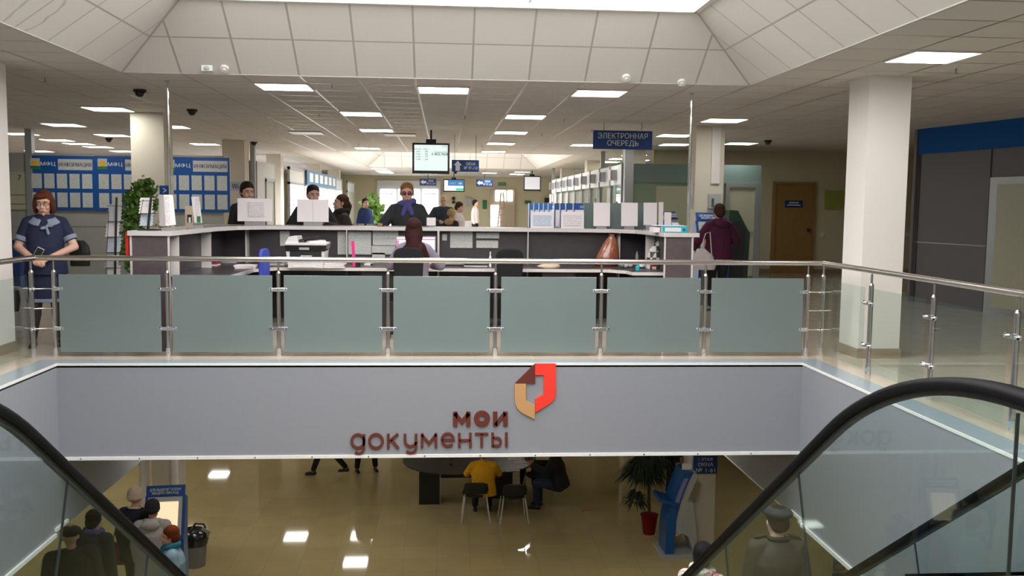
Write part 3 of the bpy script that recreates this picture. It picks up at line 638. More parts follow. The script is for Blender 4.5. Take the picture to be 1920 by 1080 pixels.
cx, cz, w_, h_ = rect(359, 369, 377, 418, 10.6); t = thing('brochure', 'slim pink and green leaflet on a clear stand, before the third info board', 'brochure', (cx, 10.6, ZT))
B().prism([(cx-w_/2, cz+h_/2), (cx+w_/2-.02, cz+h_/2), (cx+w_/2+.01, cz-h_/2), (cx-w_/2+.03, cz-h_/2)], 'y', 10.6, 10.604).build('cover', 'paper', t)
tbox(t, 'print_column', 'printed_white', cx-.01, cx+.035, 10.597, 10.6, cz-.06, cz+.13); tbox(t, 'green_patch', 'green', cx+.005, cx+.045, 10.595, 10.6, cz-.14, cz-.07); tbox(t, 'holder', 'grey', cx-.03, cx+.06, 10.56, 10.64, ZT, ZT+.03)
cx, cz, w_, h_ = rect(347, 386, 362, 419, 10.9); t = thing('card_stand', 'grey card with a small photo, behind the slim pink leaflet', 'card', (cx, 10.9, ZT)); tbox(t, 'card', 'beige', cx-w_/2, cx+w_/2, 10.9, 10.905, ZT+.002, cz+h_/2); tbox(t, 'picture', 'black', cx-.02, cx+.03, 10.895, 10.9, cz-.09, cz+.0); tbox(t, 'picture_figure', 'white', cx-.005, cx+.02, 10.892, 10.895, cz-.09, cz-.03)
# blue page rack with dividers and two framed notices
t = thing('page_rack', 'flip rack of blue info pages with white edges on the counter top', 'page rack', (aty(1040, 420, 12.45).x, 12.45, ZT))
base = rect(990, 380, 1095, 426, 12.45); tbox(t, 'tray', 'grey', base[0]-base[2]/2, base[0]+base[2]/2, 12.38, 12.62, ZT, ZT+.012)
for u0, u1 in ((991, 1000), (1000, 1009.5), (1009.5, 1018), (1018, 1027), (1027, 1037), (1038, 1049), (1049, 1060), (1060, 1074), (1074, 1095)):
    cx, cz, w_, h_ = rect(u0, 381, u1, 426, 12.45); o = tbox(t, 'page', 'bright_blue' if u0 < 1036 else 'blue', cx-w_/2+.006, cx+w_/2, 12.5, 12.505, ZT+.012, cz+h_/2)
    tbox(o, 'page_edge', 'white', cx-w_/2, cx-w_/2+.008, 12.44, 12.51, ZT+.012, cz+h_/2); tbox(o, 'tab', 'paper', cx-w_/2+.03, cx+w_/2, 12.49, 12.5, ZT+.02, cz+h_/2-.09)
text('ИН', 'letter_white', (rect(1088, 383, 1095, 389, 12.49)[0], 12.495, rect(1088, 385, 1095, 391, 12.49)[1]), .05, .035, t)
for u0, u1, lab, mm in ((995, 1038, 'white notice with bluish print standing before the left half of the page rack', 'printed_blue'), (1052, 1095, 'white notice with black print standing before the page rack, nearer the blank sheets', 'paper')):
    t2, cx, cz, w_, h_ = stand_sheet(u0, 397, u1, 427, 12.33, lab, base=False, lean=.01)
    tbox(t2, 'print_block', mm if mm != 'paper' else 'printed_white', cx-w_*.4, cx+w_*.4, 12.325, 12.329, cz-h_*.35, cz+h_*.3)
cx, cz, w_, h_ = rect(1096, 381, 1212, 425, 12.55); o = B().box(cx-w_/2, cx+w_/2, 12.6, 12.61, ZT, cz+h_/2).build('desk_screen', 'teal_partition'); tag(o, 'dark grey-green desk screen behind the blank sheets on the counter', 'desk screen')
# binder and papers, right end
p = aty(1265, 430, 10.75); t = thing('binder', 'turquoise ring binder lying on its side on the counter end by the steel pole', 'binder', (p.x, 10.85, ZT))
cx, cz, w_, h_ = rect(1241, 421, 1290, 433, 10.75); tbox(t, 'spine', 'teal', cx-w_/2, cx+w_/2, 10.72, 10.73, ZT, ZT+.075); tbox(t, 'pages', 'paper', cx-w_/2+.005, cx+w_/2-.01, 10.73, 10.95, ZT+.004, ZT+.068); tbox(t, 'cover', 'teal', cx-w_/2, cx+w_/2, 10.73, 10.96, ZT+.069, ZT+.075)
tbox(t, 'spine_label', 'paper', cx-w_/2+.03, cx+w_/2-.09, 10.714, 10.72, ZT+.012, ZT+.06); B().cyl((cx+w_/2-.055, 10.71, ZT+.037), (cx+w_/2-.055, 10.72, ZT+.037), .014, n=12).build('finger_hole', 'blue', t)
o = B().box(cx-w_/2-.07, cx+w_/2-.02, 10.78, 11.0, ZT+.077, ZT+.085).box(cx-w_/2-.09, cx-w_/2-.01, 10.8, 11.0, ZT, ZT+.06).build('paper_stack', 'paper'); tag(o, 'loose papers beside and on top of the turquoise binder', 'papers')
# worktop clutter
def on_top(u, v, z=.745): return atz(u, v, z)
def papers(u0, u1, v, n, lab, mats=('paper',), name='paper_stack', cat='papers', group='paper stacks on the worktop', hgt=.02):
    a = on_top(u0, v); c = on_top(u1, v); t = thing(name, lab, cat, ((a.x+c.x)/2, a.y+.1, .742), 0, group); wd = c.x-a.x
    for i in range(n):
        k = random.uniform(-.02, .02); b = B().box(-wd/2+.01, wd/2-.01, -.1, .1, i*hgt, (i+.9)*hgt, Matrix.Translation((k, k*.5, 0)) @ Matrix.Rotation(random.uniform(-.12, .12), 4, 'Z')); b.build('sheet', mats[i % len(mats)], t, world=False)
    return t
M('lilac_paper', (.62, .42, .62), .7); M('red_folder', (.42, .02, .06), .5)
papers(330, 368, 496, 3, 'lilac paper stack at the near end of the worktop, by the end panel', ('lilac_paper', 'paper'))
papers(372, 412, 498, 2, 'red folder with white sheets lying on the near side worktop', ('paper', 'red_folder')); papers(414, 450, 492, 3, 'heap of crumpled grey papers before the blue chair', ('grey_paper', 'paper')); papers(436, 478, 503, 2, 'flat white sheets beside the blue chair back')
papers(498, 534, 497, 3, 'white papers and folders leaning between blue chair and printer', ('paper', 'grey_paper')); papers(606, 648, 502, 4, 'loose fanned white papers beside the printer base', ('paper',))
papers(685, 700, 497, 3, 'small block of white note paper near the pink strip', ('white',), hgt=.025); papers(826, 868, 498, 4, 'dark magazines and papers stacked past the clerk', ('black', 'grey_paper', 'paper')); papers(868, 915, 500, 3, 'flat dark folder and papers beside the steel post, past the clerk', ('grey_paper', 'black'))
def bottle(u, v, r, h, mat, cap_, lab, grp=None):
    p = on_top(u, v); t = thing('bottle', lab, 'bottle', (p.x, p.y, .742), 0, grp)
    B().loft([(0, r, r, 0, 0), (h*.6, r, r, 0, 0), (h*.75, r*.45, r*.45, 0, 0), (h*.85, r*.4, r*.4, 0, 0)], 14).build('body', mat, t, world=False, smooth=.7); B().cyl((0, 0, h*.85), (0, 0, h), r*.5, n=12).build('cap', cap_, t, world=False)
bottle(1194, 497, .022, .22, 'grey', 'black', 'slim grey pump bottle with a black top among the clutter'); bottle(1196, 506, .03, .07, 'teal', 'teal', 'small teal jar beside the pump bottle'); bottle(919, 500, .016, .19, 'white', 'white', 'slim white bottle standing by the empty dark chair'); bottle(1183, 492, .035, .12, 'grey_paper', 'white', 'squat glass jar next to the pump bottle')
p = on_top(669, 499); t = thing('desk_organizer', 'dark pen cup and clips beside the pink strip on the worktop', 'organizer', (p.x, p.y+.05, .742)); B().loft([(0, .04, .04, 0, 0), (.09, .045, .045, 0, 0)], 14).build('cup', 'black', t, world=False); B().cyl((.01, 0, .03), (.03, .01, .15), .004, n=6).cyl((-.01, 0, .03), (-.02, .01, .14), .004, n=6).build('pen', 'blue', t, world=False)
p = on_top(664, 499); a = aty(663, 452, p.y); o = B().box(p.x-.018, p.x+.018, p.y, p.y+.01, .742, a.z, Matrix.Translation((p.x, 0, .742)) @ Matrix.Rotation(-.05, 4, 'Y') @ Matrix.Translation((-p.x, 0, -.742))).build('plastic_strip', 'pink'); tag(o, 'bright pink upright plastic strip among the pens', 'strip')
p = on_top(1190, 503)
t = thing('clutter_pile', 'pile of cups, wrappers and small boxes in the corner compartment', 'clutter', (p.x, p.y+.1, .742), 0)
for i in range(9): B().ball((random.uniform(-.14, .16), random.uniform(-.08, .1), .03+random.random()*.02), (.03+random.random()*.02, .03, .03), 8).build('wrapper', ('grey_paper', 'white', 'teal_partition', 'beige')[i % 4], t, world=False)
# bags inside the counter
p = on_top(1142, 500); t = thing('bag', 'glossy brown plastic bag slumped against the divider', 'bag', (p.x, p.y+.2, .742))
B().loft([(0, .14, .1, 0, 0), (.05, .17, .12, 0, 0), (.14, .145, .11, .02, 0), (.26, .11, .08, .045, 0), (.34, .07, .05, .06, 0), (.39, .03, .03, .065, 0), (.41, .05, .035, .06, 0)], 22).build('body', 'brown_bag', t, world=False, smooth=1.2)
p = on_top(1030, 504); o = B().loft([(.742, .13, .09, p.x, p.y+.1), (.77, .15, .1, p.x, p.y+.1), (.80, .1, .07, p.x+.03, p.y+.1), (.815, .03, .03, p.x, p.y+.1)], 14).build('crumpled_bag', 'beige', smooth=1.2); tag(o, 'crumpled tan paper bag flat on the worktop', 'bag')
m = M('check_bag', (.6, .58, .56), .5); nt = m.node_tree; ck = nt.nodes.new('ShaderNodeTexChecker'); ck.inputs['Scale'].default_value = 14; ck.inputs['Color1'].default_value = (.62, .58, .56, 1); ck.inputs['Color2'].default_value = (.04, .04, .045, 1)
tc = nt.nodes.new('ShaderNodeTexCoord'); nt.links.new(tc.outputs['Object'], ck.inputs['Vector']); nt.links.new(ck.outputs[0], nt.nodes['Principled BSDF'].inputs['Base Color'])
p = on_top(1236, 506); t = thing('bag', 'black and white checked tote bag leaning in the corner of the counter', 'bag', (p.x, p.y+.25, .742)); B().loft([(0, .10, .08, 0, 0), (.1, .11, .09, 0, 0), (.24, .09, .07, .02, 0), (.36, .03, .04, .07, 0)], 16).build('body', 'check_bag', t, world=False, smooth=1.0); B().ball((-.02, -.07, .07), (.05, .03, .045), 10).build('red_patch', 'red', t, world=False)
# office chairs
def office_chair(p, w_, z0, z1, mat, lab, rz=0):
    t = thing('office_chair', lab, 'chair', (p[0], p[1], 0), rz)
    b = B(); n = 12; prof = []
    for i in range(n+1): a = PI*i/n; prof.append((-w_/2*math.copysign(abs(math.cos(a))**.6, math.cos(a)), z1-.12+.12*math.sin(a)**.7))
    pts = [(-w_/2*.9, z0)]+prof+[(w_/2*.9, z0)]
    b.prism(pts, 'y', -.04, .0); b.build('backrest', mat, t, world=False, bevel=.015)
    B().loft([(.42, .24, .24, 0, .25), (.5, .25, .25, 0, .25)], 20).build('seat', mat, t, world=False); B().cyl((0, .25, .08), (0, .25, .42), .03).build('gas_column', 'black', t, world=False)
    B().box(-.03, .03, -.05, -.01, .4, z0+.1).build('back_bracket', 'black', t, world=False)
    for k in range(5):
        a = 2*PI*k/5; B().cyl((0, .25, .1), (.28*math.cos(a), .25+.28*math.sin(a), .05), .02).build('leg', 'black', t, world=False)
        B().ball((.28*math.cos(a), .25+.28*math.sin(a), .03), .03, 8).build('castor', 'black', t, world=False)
    return t
office_chair((aty(766, 470, 10.35).x, 10.35), .335, .55, 1.03, 'chair_grey', 'dark office chair in which the long-haired clerk sits', 0)
office_chair((aty(955, 470, 10.9).x, 10.9), .33, .55, 1.0, 'chair_grey', 'empty dark office chair with a rounded back, below the two pinned strips', .1)
office_chair((aty(492, 480, 10.5).x, 10.5), .36, .5, 1.0, 'chair_blue', 'office chair with a narrow bright blue back edge beside the printer', 1.5)
# steel poles
for u, y, z0, lab in ((317, 10.6, 0, 'thin steel pole from floor to ceiling beside the first cream column'), (1294, 10.7, ZT, 'thin steel pole rising from the counter end to the ceiling')):
    x = aty(u, 300, y).x; t = thing('ceiling_pole', lab, 'pole', (x, y, z0)); B().cyl((x, y, z0), (x, y, CE), .013, n=12).build('tube', 'chrome', t, smooth=.6); B().cyl((x, y, CE-.012), (x, y, CE), .03, n=16).build('flange', 'steel', t)
# brochure racks
def wire_rack(x, y, z0, z1, lean, lab, mats, w_=.15):
    t = thing('brochure_rack', lab, 'brochure rack', (x, y, z0)); h = z1-z0
    B().tube([(0, 0, 0), (lean*h, 0, h)], .013, 8).build('post', 'black', t, world=False)
    B().box(-.12, .12, -.1, .1, 0, .012).build('base', 'black', t, world=False)
    wr = B(); n = max(2, int(h/.22))
    for i in range(n+1):
        z = h*(.12+.85*i/(n+.3)); xx = lean*z
        wr.tube([(xx-w_/2-.05, .06, z), (xx-w_/2, -.05, z), (xx+w_/2, -.05, z), (xx+w_/2+.0, .06, z)], .0035, 6)
    wr.tube([(-w_/2-.02, -.05, .1*h), (lean*h-w_/2, -.05, h*.9)], .003, 6)
    wr.build('wire_pocket', 'black', t, world=False)
    for i in range(n):
        z = h*(.12+.85*i/(n+.3)); xx = lean*z; k = .16 if h > .8 else .13
        b = B(); n2 = 5; off = -.05 if i % 2 else -.03
        for j in range(n2):
            y0_, y1_ = .0+.05*math.sin(j/n2*1.5), .0+.05*math.sin((j+1)/n2*1.5); z0_, z1_ = z+k*1.25*j/n2, z+k*1.25*(j+1)/n2
            b.quad([(xx-w_/2+off, y0_, z0_), (xx+w_/2+off, y0_, z0_), (xx+w_/2+off+.015, y1_, z1_), (xx-w_/2+off+.015, y1_, z1_)])
        b.build('leaflet', mats[i % len(mats)], t, world=False)
x = aty(210, 480, 11.2).x; wire_rack(x, 11.2, 0, 1.55, .045, 'tall black wire brochure rack full of leaflets standing before the ivy', ['grey_paper', 'printed_blue', 'paper'])
x = aty(277, 420, 9.85).x; wire_rack(x, 9.85, ZT, 1.56, .12, 'small black wire leaflet rack at the near end of the counter top', ['printed_blue', 'paper'], .13)
o = B().box(XLo-.05, XLo-.022, YLf-.0, YLf+.22, .92, 1.2).build('folder', 'red'); tag(o, 'red folder hung on the outer side of the counter end', 'folder')
# ivy
def leaf_cloud(b, pts, n, rad, size):
    for i in range(n):
        c = random.choice(pts); d = Vector((random.gauss(0, 1), random.gauss(0, 1), random.gauss(0, 1))).normalized()*rad*random.random()**.5
        p = Vector(c)+d; s = size*random.uniform(.6, 1.2)
        m = Matrix.Translation(p) @ Matrix.Rotation(random.uniform(0, 2*PI), 4, 'Z') @ Matrix.Rotation(random.uniform(-.9, .9), 4, 'X') @ Matrix.Rotation(random.uniform(0, 6), 4, 'Y')
        b.quad([m @ Vector(q)*1 for q in ((0, 0, -s*.7), (s*.55, .0, 0), (0, s*.12, s*.9), (-s*.55, 0, 0))])
t = thing('potted_ivy', 'leafy trailing ivy on a support behind the wire brochure racks', 'plant', (aty(262, 480, 12.8).x, 12.8, 0))
path = [(-.02, 0, .62), (-.12, 0, .75), (-.2, 0, .85), (-.12, 0, 1.0), (-.05, 0, 1.1), (-.10, 0, 1.25), (-.08, 0, 1.38), (-.05, 0, 1.5), (0, 0, 1.6), (.07, 0, 1.7), (.12, 0, 1.66), (.1, .05, 1.5), (.08, 0, 1.35)]
b = B(); leaf_cloud(b, path, 1000, .15, .06); leaf_cloud(b, [(.33, 0, 1.48), (.36, 0, 1.3), (.3, 0, 1.2)], 60, .08, .05); b.build('foliage', 'leaf', t, world=False)
B().tube(path, .008, 6).tube([(0, .02, .3), (0, .02, 1.75)], .012, 8).build('stem', 'stem', t, world=False); B().loft([(0, .13, .13, 0, 0), (.3, .17, .17, 0, 0), (.3, .15, .15, 0, 0)], 18).build('pot', 'beige', t, world=False)
# ---------------------------------------------------------------- info boards partition (left)
PY = 18.0
o = structure(box('wall_partition_left', 'grey_partition', -16, -4.18, PY, PY+.06, 0, 2.38)); b = B()
for x in (-9.9, -8.6, -7.3, -6.0, -4.7): b.box(x-.008, x+.008, PY-.006, PY, 0, 2.38)
b.box(-16, -4.18, PY-.006, PY, 1.02, 1.035); b.build('seam', 'alu', o)
x = aty(59, 300, PY).x; structure(box('trim_5', 'alu', x-.09, x+.03, PY-.05, PY+.1, 0, CE))
def board(u0, u1, v0, v1, lab, cut=None):
    cx, cz, w_, h_ = rect(u0, v0, u1, v1, PY-.045); y = PY-.045; x0, z1 = cx-w_/2, cz+h_/2
    t = thing('notice_board', lab, 'notice board', (cx, y, cz-h_/2), 0, 'blue info boards on the grey partition')
    tbox(t, 'backing', 'blue', x0, x0+w_, y, y+.034, z1-h_, z1)
    fx = lambda a: x0+w_*a; fz = lambda a: z1-h_*a
    e = tbox(t, 'emblem', 'grey_paper', fx(.05), fx(.19), y-.006, y, fz(.25), fz(.05)); tbox(e, 'emblem_green', 'green', fx(.05), fx(.19), y-.009, y-.006, fz(.25), fz(.19)); B().ball((fx(.12), y-.006, fz(.14)), (.06, .004, .05), 12).build('emblem_gold', 'yellow', e)
    text('МФЦ', 'letter_white', (fx(.31), y-.004, fz(.155)), w_*.22, h_*.085, t, bold=.008)
    h = tbox(t, 'header_sheet', 'grey_paper', fx(.46), fx(.97), y-.006, y, fz(.26), fz(.06)); text('ИНФОРМАЦИЯ', 'ink', (fx(.715), y-.008, fz(.165)), w_*.48, h_*.09, h, bold=.008)
    for r in range(2):
        for k in range(5):
            a = .06+k*.188; z = .33+r*.345
            tbox(t, 'sheet', 'printed_sheet', fx(a), fx(a+.15), y-.008, y, fz(z+.27), fz(z))
board(52, 178, 292, 394, 'blue info board furthest from the cream column, nearest the pinned poster'); board(178, 303, 293, 396, 'blue info board in the middle, partly covered by the cream column and ivy'); board(304, 431, 295, 398, 'blue info board to the other side of the cream column, above the dark-haired visitor')
cx, cz, w_, h_ = rect(4, 322, 50, 393, PY-.02); t = thing('poster', 'pale wall poster with red lines beside the white column', 'poster', (cx, PY, cz-h_/2)); tbox(t, 'sheet', 'pale_glass', cx-w_/2, cx+w_/2, PY-.02, PY-.012, cz-h_/2, cz+h_/2)
for k in (.14, .38): tbox(t, 'red_line', 'logo_brown', cx-w_/2+.02, cx+w_/2-.02, PY-.024, PY-.02, cz-h_/2+h_*k, cz-h_/2+h_*k+.012)
text('7', 'logo_brown', (cx+.1, PY-.024, cz+h_*.35), .06, .1, t, bold=.01)
cx, cz, w_, h_ = rect(0, 450, 40, 500, 16.5); o = box('sofa_back', 'sign_blue', cx-w_/2, cx+w_/2, 16.5, 16.9, 0, cz+h_/2, bevel=.03); tag(o, 'blue low seat partly hidden behind the woman in navy', 'seat')
t = thing('office_chair', 'dark chair with a coat seen past the elbow of the woman in navy', 'chair', (aty(150, 480, 13).x, 13, 0)); B().loft([(.62, .13, .05, 0, 0), (.8, .14, .06, 0, 0), (.90, .12, .05, 0, 0), (.97, .06, .04, 0, 0)], 16).build('backrest', 'black', t, world=False); B().loft([(.4, .22, .22, 0, .2), (.48, .23, .23, 0, .2)], 16).build('seat', 'black', t, world=False); B().cyl((0, .2, 0), (0, .2, .4), .03).build('column', 'black', t, world=False)
def wall_sign(u0, v0, u1, v1, y, lab, mat='sign_blue', txt=None, cat='sign', name='sign', tm='letter_white', fr=(.8, .6), d=.02, bold=.01, grp=None):
    cx, cz, w_, h_ = rect(u0, v0, u1, v1, y); t = thing(name, lab, cat, (cx, y, cz-h_/2), 0, grp); tbox(t, 'board', mat, cx-w_/2, cx+w_/2, y, y+d, cz-h_/2, cz+h_/2)
    if txt: text(txt, tm, (cx, y-.004, cz), w_*fr[0], h_*fr[1], t, bold=bold)
    return t, cx, cz, w_, h_
wall_sign(432, 341, 460, 358, 20.08, 'small pale blue wireless sign on the second cream column', 'grey_paper', 'Wi-Fi', tm='blue', bold=.01)
wall_sign(299, 348, 319, 366, 14.28, 'small blue sign with an arrow behind the ivy on the cream column', 'blue', '>', fr=(.3, .5))
wall_sign(315, 330, 324, 346, 14.28, 'narrow reddish paper strip on the edge of the cream column', 'printed_white', None)
# grey door and glazed partition between 2nd and 3rd columns
structure(box('wall_partition_end', 'dark_grey_panel', -4.42, -4.14, 20.7, 20.76, 0, 2.42)); structure(box('trim_6', 'alu', -4.22, -4.12, 20.66, 20.8, 0, CE))
o = structure(box('wall_partition_side', 'pale_partition', -4.16, -4.10, 20.8, 22.9, 0, 2.42)); tbox(o, 'door_leaf', 'pale_glass', -4.10, -4.085, 21.8, 22.7, .05, 1.98)
b = B(); b.box(-4.10, -4.07, 21.7, 21.78, 0, 2.05); b.box(-4.10, -4.07, 22.72, 22.8, 0, 2.05); b.box(-4.10, -4.07, 21.7, 22.8, 2.0, 2.08); b.build('door_frame', 'alu', o)
# left window front, X=-4
LX = -4.0
def lwin(y0, y1, mat='window_light', z0=.15, z1=2.0):
    t = structure(B().box(LX-.03, LX+.03, y0, y0+.08, 0, 2.45).box(LX-.03, LX+.03, y1-.04, y1+.04, 0, 2.45).box(LX-.03, LX+.03, y0, y1, 2.38, 2.45).box(LX-.03, LX+.03, y0, y1, 2.0, 2.06).box(LX-.03, LX+.03, y0, y1, 0, .15).build('window_1', 'alu'))
    tbox(t, 'pane', mat, LX-.012, LX+.002, y0+.08, y1-.04, z0, z1); tbox(t, 'upper_panel', 'pale_partition', LX-.01, LX+.01, y0+.08, y1-.04, 2.06, 2.38)
lwin(24.3, 26.9); lwin(26.9, 29.4); lwin(29.4, 31.9); lwin(31.9, 34.4); lwin(34.4, 36.6); lwin(38.6, 41.5, 'pale_glass')
t = thing('info_board', 'long light blue banner of papers above the bright side windows', 'banner', (LX+.06, 30.6, 2.05)); tbox(t, 'backing', 'blue', LX+.05, LX+.08, 27, 34.2, 2.05, 2.47)
M('banner_blue', (.02, .16, .34), .4); t.children[0].data.materials[0] = MATS['banner_blue']
for i in range(6): tbox(t, 'sheet', 'paper', LX+.08, LX+.085, 27.5+i*1.12, 28.2+i*1.12, 2.14, 2.40)
# ---------------------------------------------------------------- service booths (right row)
RX = 3.7
for i in range(9):
    y0 = 19.2+i*1.433; y1 = y0+1.433
    lab = ['nearest', 'second', 'third', 'fourth', 'fifth', 'sixth', 'seventh', 'eighth', 'farthest'][i]
    t = thing('service_booth', f'{lab} booth bay in the glazed row running away past the page rack', 'service booth', (RX, (y0+y1)/2, 0), 0, 'numbered service booths in the glazed row')
    tbox(t, 'post', 'alu', RX-.05, RX+.05, y0-.03, y0+.03, 0, 2.42); tbox(t, 'upper_panel', 'booth_white', RX-.02, RX+.02, y0+.03, y1-.03, 1.98, 2.40)
    tbox(t, 'glass', 'screen_photo' if i in (2,) else 'window_glass', RX-.006, RX+.006, y0+.03, y1-.03, 1.1, 1.98) if i != 2 else tbox(t, 'glass', 'window_glass', RX-.006, RX+.006, y0+.03, y1-.03, 1.1, 1.98)
    tbox(t, 'lower_panel', 'booth_white', RX-.02, RX+.02, y0+.03, y1-.03, 0, 1.1)
    pq = tbox(t, 'number_box', 'alu', RX-.16, RX-.02, y0+.62, y0+.90, 2.08, 2.30); tbox(pq, 'number_display', 'plaque_pink' if i == 0 else 'number_plaque', RX-.165, RX-.14, y0+.60, y0+.64, 2.10, 2.28)
    tbox(t, 'number_strip', 'paper', RX-.10, RX-.03, y1-.10, y1-.07, 1.55, 1.92); tbox(t, 'inner_shelf', 'olive_glass', RX+.02, RX+.6, y0+.03, y1-.03, .78, .82)
for yy_, xx_ in ((22.1, 3.75), (32.2, 3.75)): structure(box('trim_7', 'alu', xx_-.05, xx_+.05, yy_-.05, yy_+.05, 2.40, CE))
structure(B().box(4.9, 4.95, 19.3, 32, 0, 2.4).build('wall_booth_back', 'cream_wall'))
# partition facing, with teal band
o = structure(box('wall_partition_right', 'green_glass', 3.86, 6.55, 19.02, 19.08, 0, 2.02)); tbox(o, 'upper_band', 'teal_partition', 3.86, 6.55, 18.98, 19.1, 2.02, 2.40)
tbox(o, 'frosted_pane', 'olive_glass', 4.35, 5.75, 19.0, 19.02, .6, 1.95)
structure(box('trim_8', 'alu', 3.68, 3.86, 18.95, 19.15, 0, CE))
fo = B(); fo.box(5.80, 5.88, 18.93, 19.1, 0, 2.02); fo.box(6.42, 6.56, 18.93, 19.1, 0, 2.02); fo.box(5.88, 6.42, 18.93, 19.1, 1.94, 2.02); o = structure(fo.build('door_1', 'alu')); tbox(o, 'door_glass', 'pale_glass', 5.88, 6.42, 18.97, 19.0, .1, 1.94); tbox(o, 'door_rail', 'alu', 5.88, 6.42, 18.95, 19.0, 1.0, 1.03)
# brown door
cx, cz, w_, h_ = rect(1453, 346, 1522, 400, 21.3); zt = cz+h_/2
o = structure(B().box(cx-w_/2-.07, cx-w_/2, 21.22, 21.29, 0, zt).box(cx+w_/2, cx+w_/2+.07, 21.22, 21.29, 0, zt).box(cx-w_/2-.07, cx+w_/2+.07, 21.22, 21.29, zt, zt+.06).build('door_2', 'wood_door'))
tbox(o, 'door_leaf', 'wood_door', cx-w_/2, cx+w_/2, 21.26, 21.3, 0, zt); tbox(o, 'door_handle', 'steel', cx+w_/2-.12, cx+w_/2-.04, 21.2, 21.26, .98, 1.06)
t, cx, cz, w_, h_ = wall_sign(1472, 376, 1505, 389, 21.24, 'small blue plate with two pale lines on the brown door', 'sign_blue'); tbox(t, 'text_line', 'letter_white', cx-w_*.28, cx+w_*.28, 21.235, 21.24, cz+h_*.1, cz+h_*.28); tbox(t, 'text_line', 'letter_white', cx-w_*.38, cx+w_*.38, 21.235, 21.24, cz-h_*.25, cz-h_*.07)
t, cx, cz, w_, h_ = wall_sign(1547, 357, 1582, 392, 21.25, 'yellow-green notice on the wall beside the brown door', 'olive_glass'); M('yellow_notice', (.40, .42, .06), .5); t.children[0].data.materials[0] = MATS['yellow_notice']
for k in range(6): tbox(t, 'text_line', 'olive_glass', cx-w_*.35, cx+w_*.35, 21.244, 21.25, cz+h_*(.3-k*.12), cz+h_*(.33-k*.12))
for u, v, lab in ((1542, 440, 'small white wall switch between the brown door and the white column'), (1703, 440, 'small white wall switch on the far side of the white column')):
    cx, cz, w_, h_ = rect(u-3, v-4, u+3, v+4, 21.27); o = box('wall_switch', 'white', cx-w_/2, cx+w_/2, 21.27, 21.3, cz-h_/2, cz+h_/2); tag(o, lab, 'switch')
# oblique grey wall, right
a0, a1 = Vector((7.75, 14.8, 0)), Vector((9.75, 4.5, 0)); dv = (a1-a0).normalized(); nv = Vector((dv.y, -dv.x, 0))
if nv.x > 0: nv = -nv
def ob(name, mat, s0, s1, z0, z1, d0, d1, parent=None):
    q = [a0+dv*s0+nv*d0, a0+dv*s1+nv*d0, a0+dv*s1+nv*d1, a0+dv*s0+nv*d1]; return B().prism([(p.x, p.y) for p in q], 'z', z0, z1).build(name, mat, parent)
o = structure(ob('wall_oblique', 'dark_grey_panel', 0, 10.4, 0, 2.42, -.06, 0)); 
for s0 in (.02, 1.55, 3.3): ob('panel_seam', 'black', s0, s0+.02, 0, 2.42, 0, .008, o)
ob('panel_seam', 'alu', 0, 1.55, .98, .992, 0, .008, o)
structure(ob('trim_9', 'band_blue', 0, 10.4, 2.42, CE, -.06, .03))
o = structure(ob('door_3', 'alu', 1.6, 3.2, 0, 2.0, 0, .04)); ob('door_glass', 'pale_glass', 1.75, 3.05, .1, 1.9, .04, .045, o)
structure(B().box(7.7, 13, 14.82, 14.9, 0, CE).build('wall_return', 'dark_grey_panel'))
# ---------------------------------------------------------------- hanging signs and screens
def hang(t, x, y, z0, r=.012): B().cyl((x, y, z0), (x, y, CE), r, n=8).build('hanger', 'black', t)
t, cx, cz, w_, h_ = wall_sign(1112, 245, 1223, 280, 14.6, 'blue hanging sign with two lines of pale capitals beside the second right column', 'sign_blue', 'ЭЛЕКТРОННАЯ\nОЧЕРЕДЬ', fr=(.84, .74), bold=.006); hang(t, cx-.3, 14.61, cz+h_/2, .004); hang(t, cx+.3, 14.61, cz+h_/2, .004)
def arrow(t, cx, cz, s, y, ang):
    pts = [(0, .5), (.42, .05), (.22, .05), (.22, -.5), (-.22, -.5), (-.22, .05), (-.42, .05)]; c, sn = math.cos(ang), math.sin(ang)
    B().prism([(cx+s*(p[0]*c-p[1]*sn), cz+s*(p[0]*sn+p[1]*c)) for p in pts], 'y', y-.006, y-.001).build('arrow', 'letter_white', t)
t, cx, cz, w_, h_ = wall_sign(847, 300, 898, 322, 17.6, 'blue hanging sign with an upward arrow beside the queue screen', 'sign_blue'); arrow(t, cx-w_*.28, cz, h_*.85, 17.6, 0); text('ОКНА\n№ 97-110', 'letter_white', (cx+w_*.2, 17.595, cz), w_*.5, h_*.62, t, bold=.008); hang(t, cx-.2, 17.61, cz+h_/2, .004); hang(t, cx+.2, 17.61, cz+h_/2, .004)
for u0, v0, u1, v1, lab, tx in ((787, 335, 818, 348, 'distant blue sign with a left arrow above the bright end windows', 'ОКНА\n№ 111-119'), (893, 336, 924, 350, 'distant blue sign with a left arrow beside the green exit plate', 'ОКНА\n№ 97-110')):
    t, cx, cz, w_, h_ = wall_sign(u0, v0, u1, v1, 38, lab, 'sign_blue'); arrow(t, cx-w_*.28, cz, h_*.8, 38, PI/2); text(tx, 'letter_white', (cx+w_*.18, 37.99, cz), w_*.5, h_*.7, t, bold=.008); hang(t, cx, 38.01, cz+h_/2)
wall_sign(934, 342, 949, 348, 42.97, 'tiny green exit plate above the ladder doorway', 'green', 'ВЫХОД', fr=(.8, .5)); wall_sign(761, 342, 774, 347, 42.97, 'tiny dull plate above the bright end windows', 'olive_glass', 'ВЫХОД', tm='ink', fr=(.8, .6))
wall_sign(905, 375, 913, 392, 42.97, 'small green evacuation sign beside the ladder doorway', 'green'); wall_sign(984, 376, 996, 382, 42.97, 'small green exit sign under the distant dark screen', 'green')
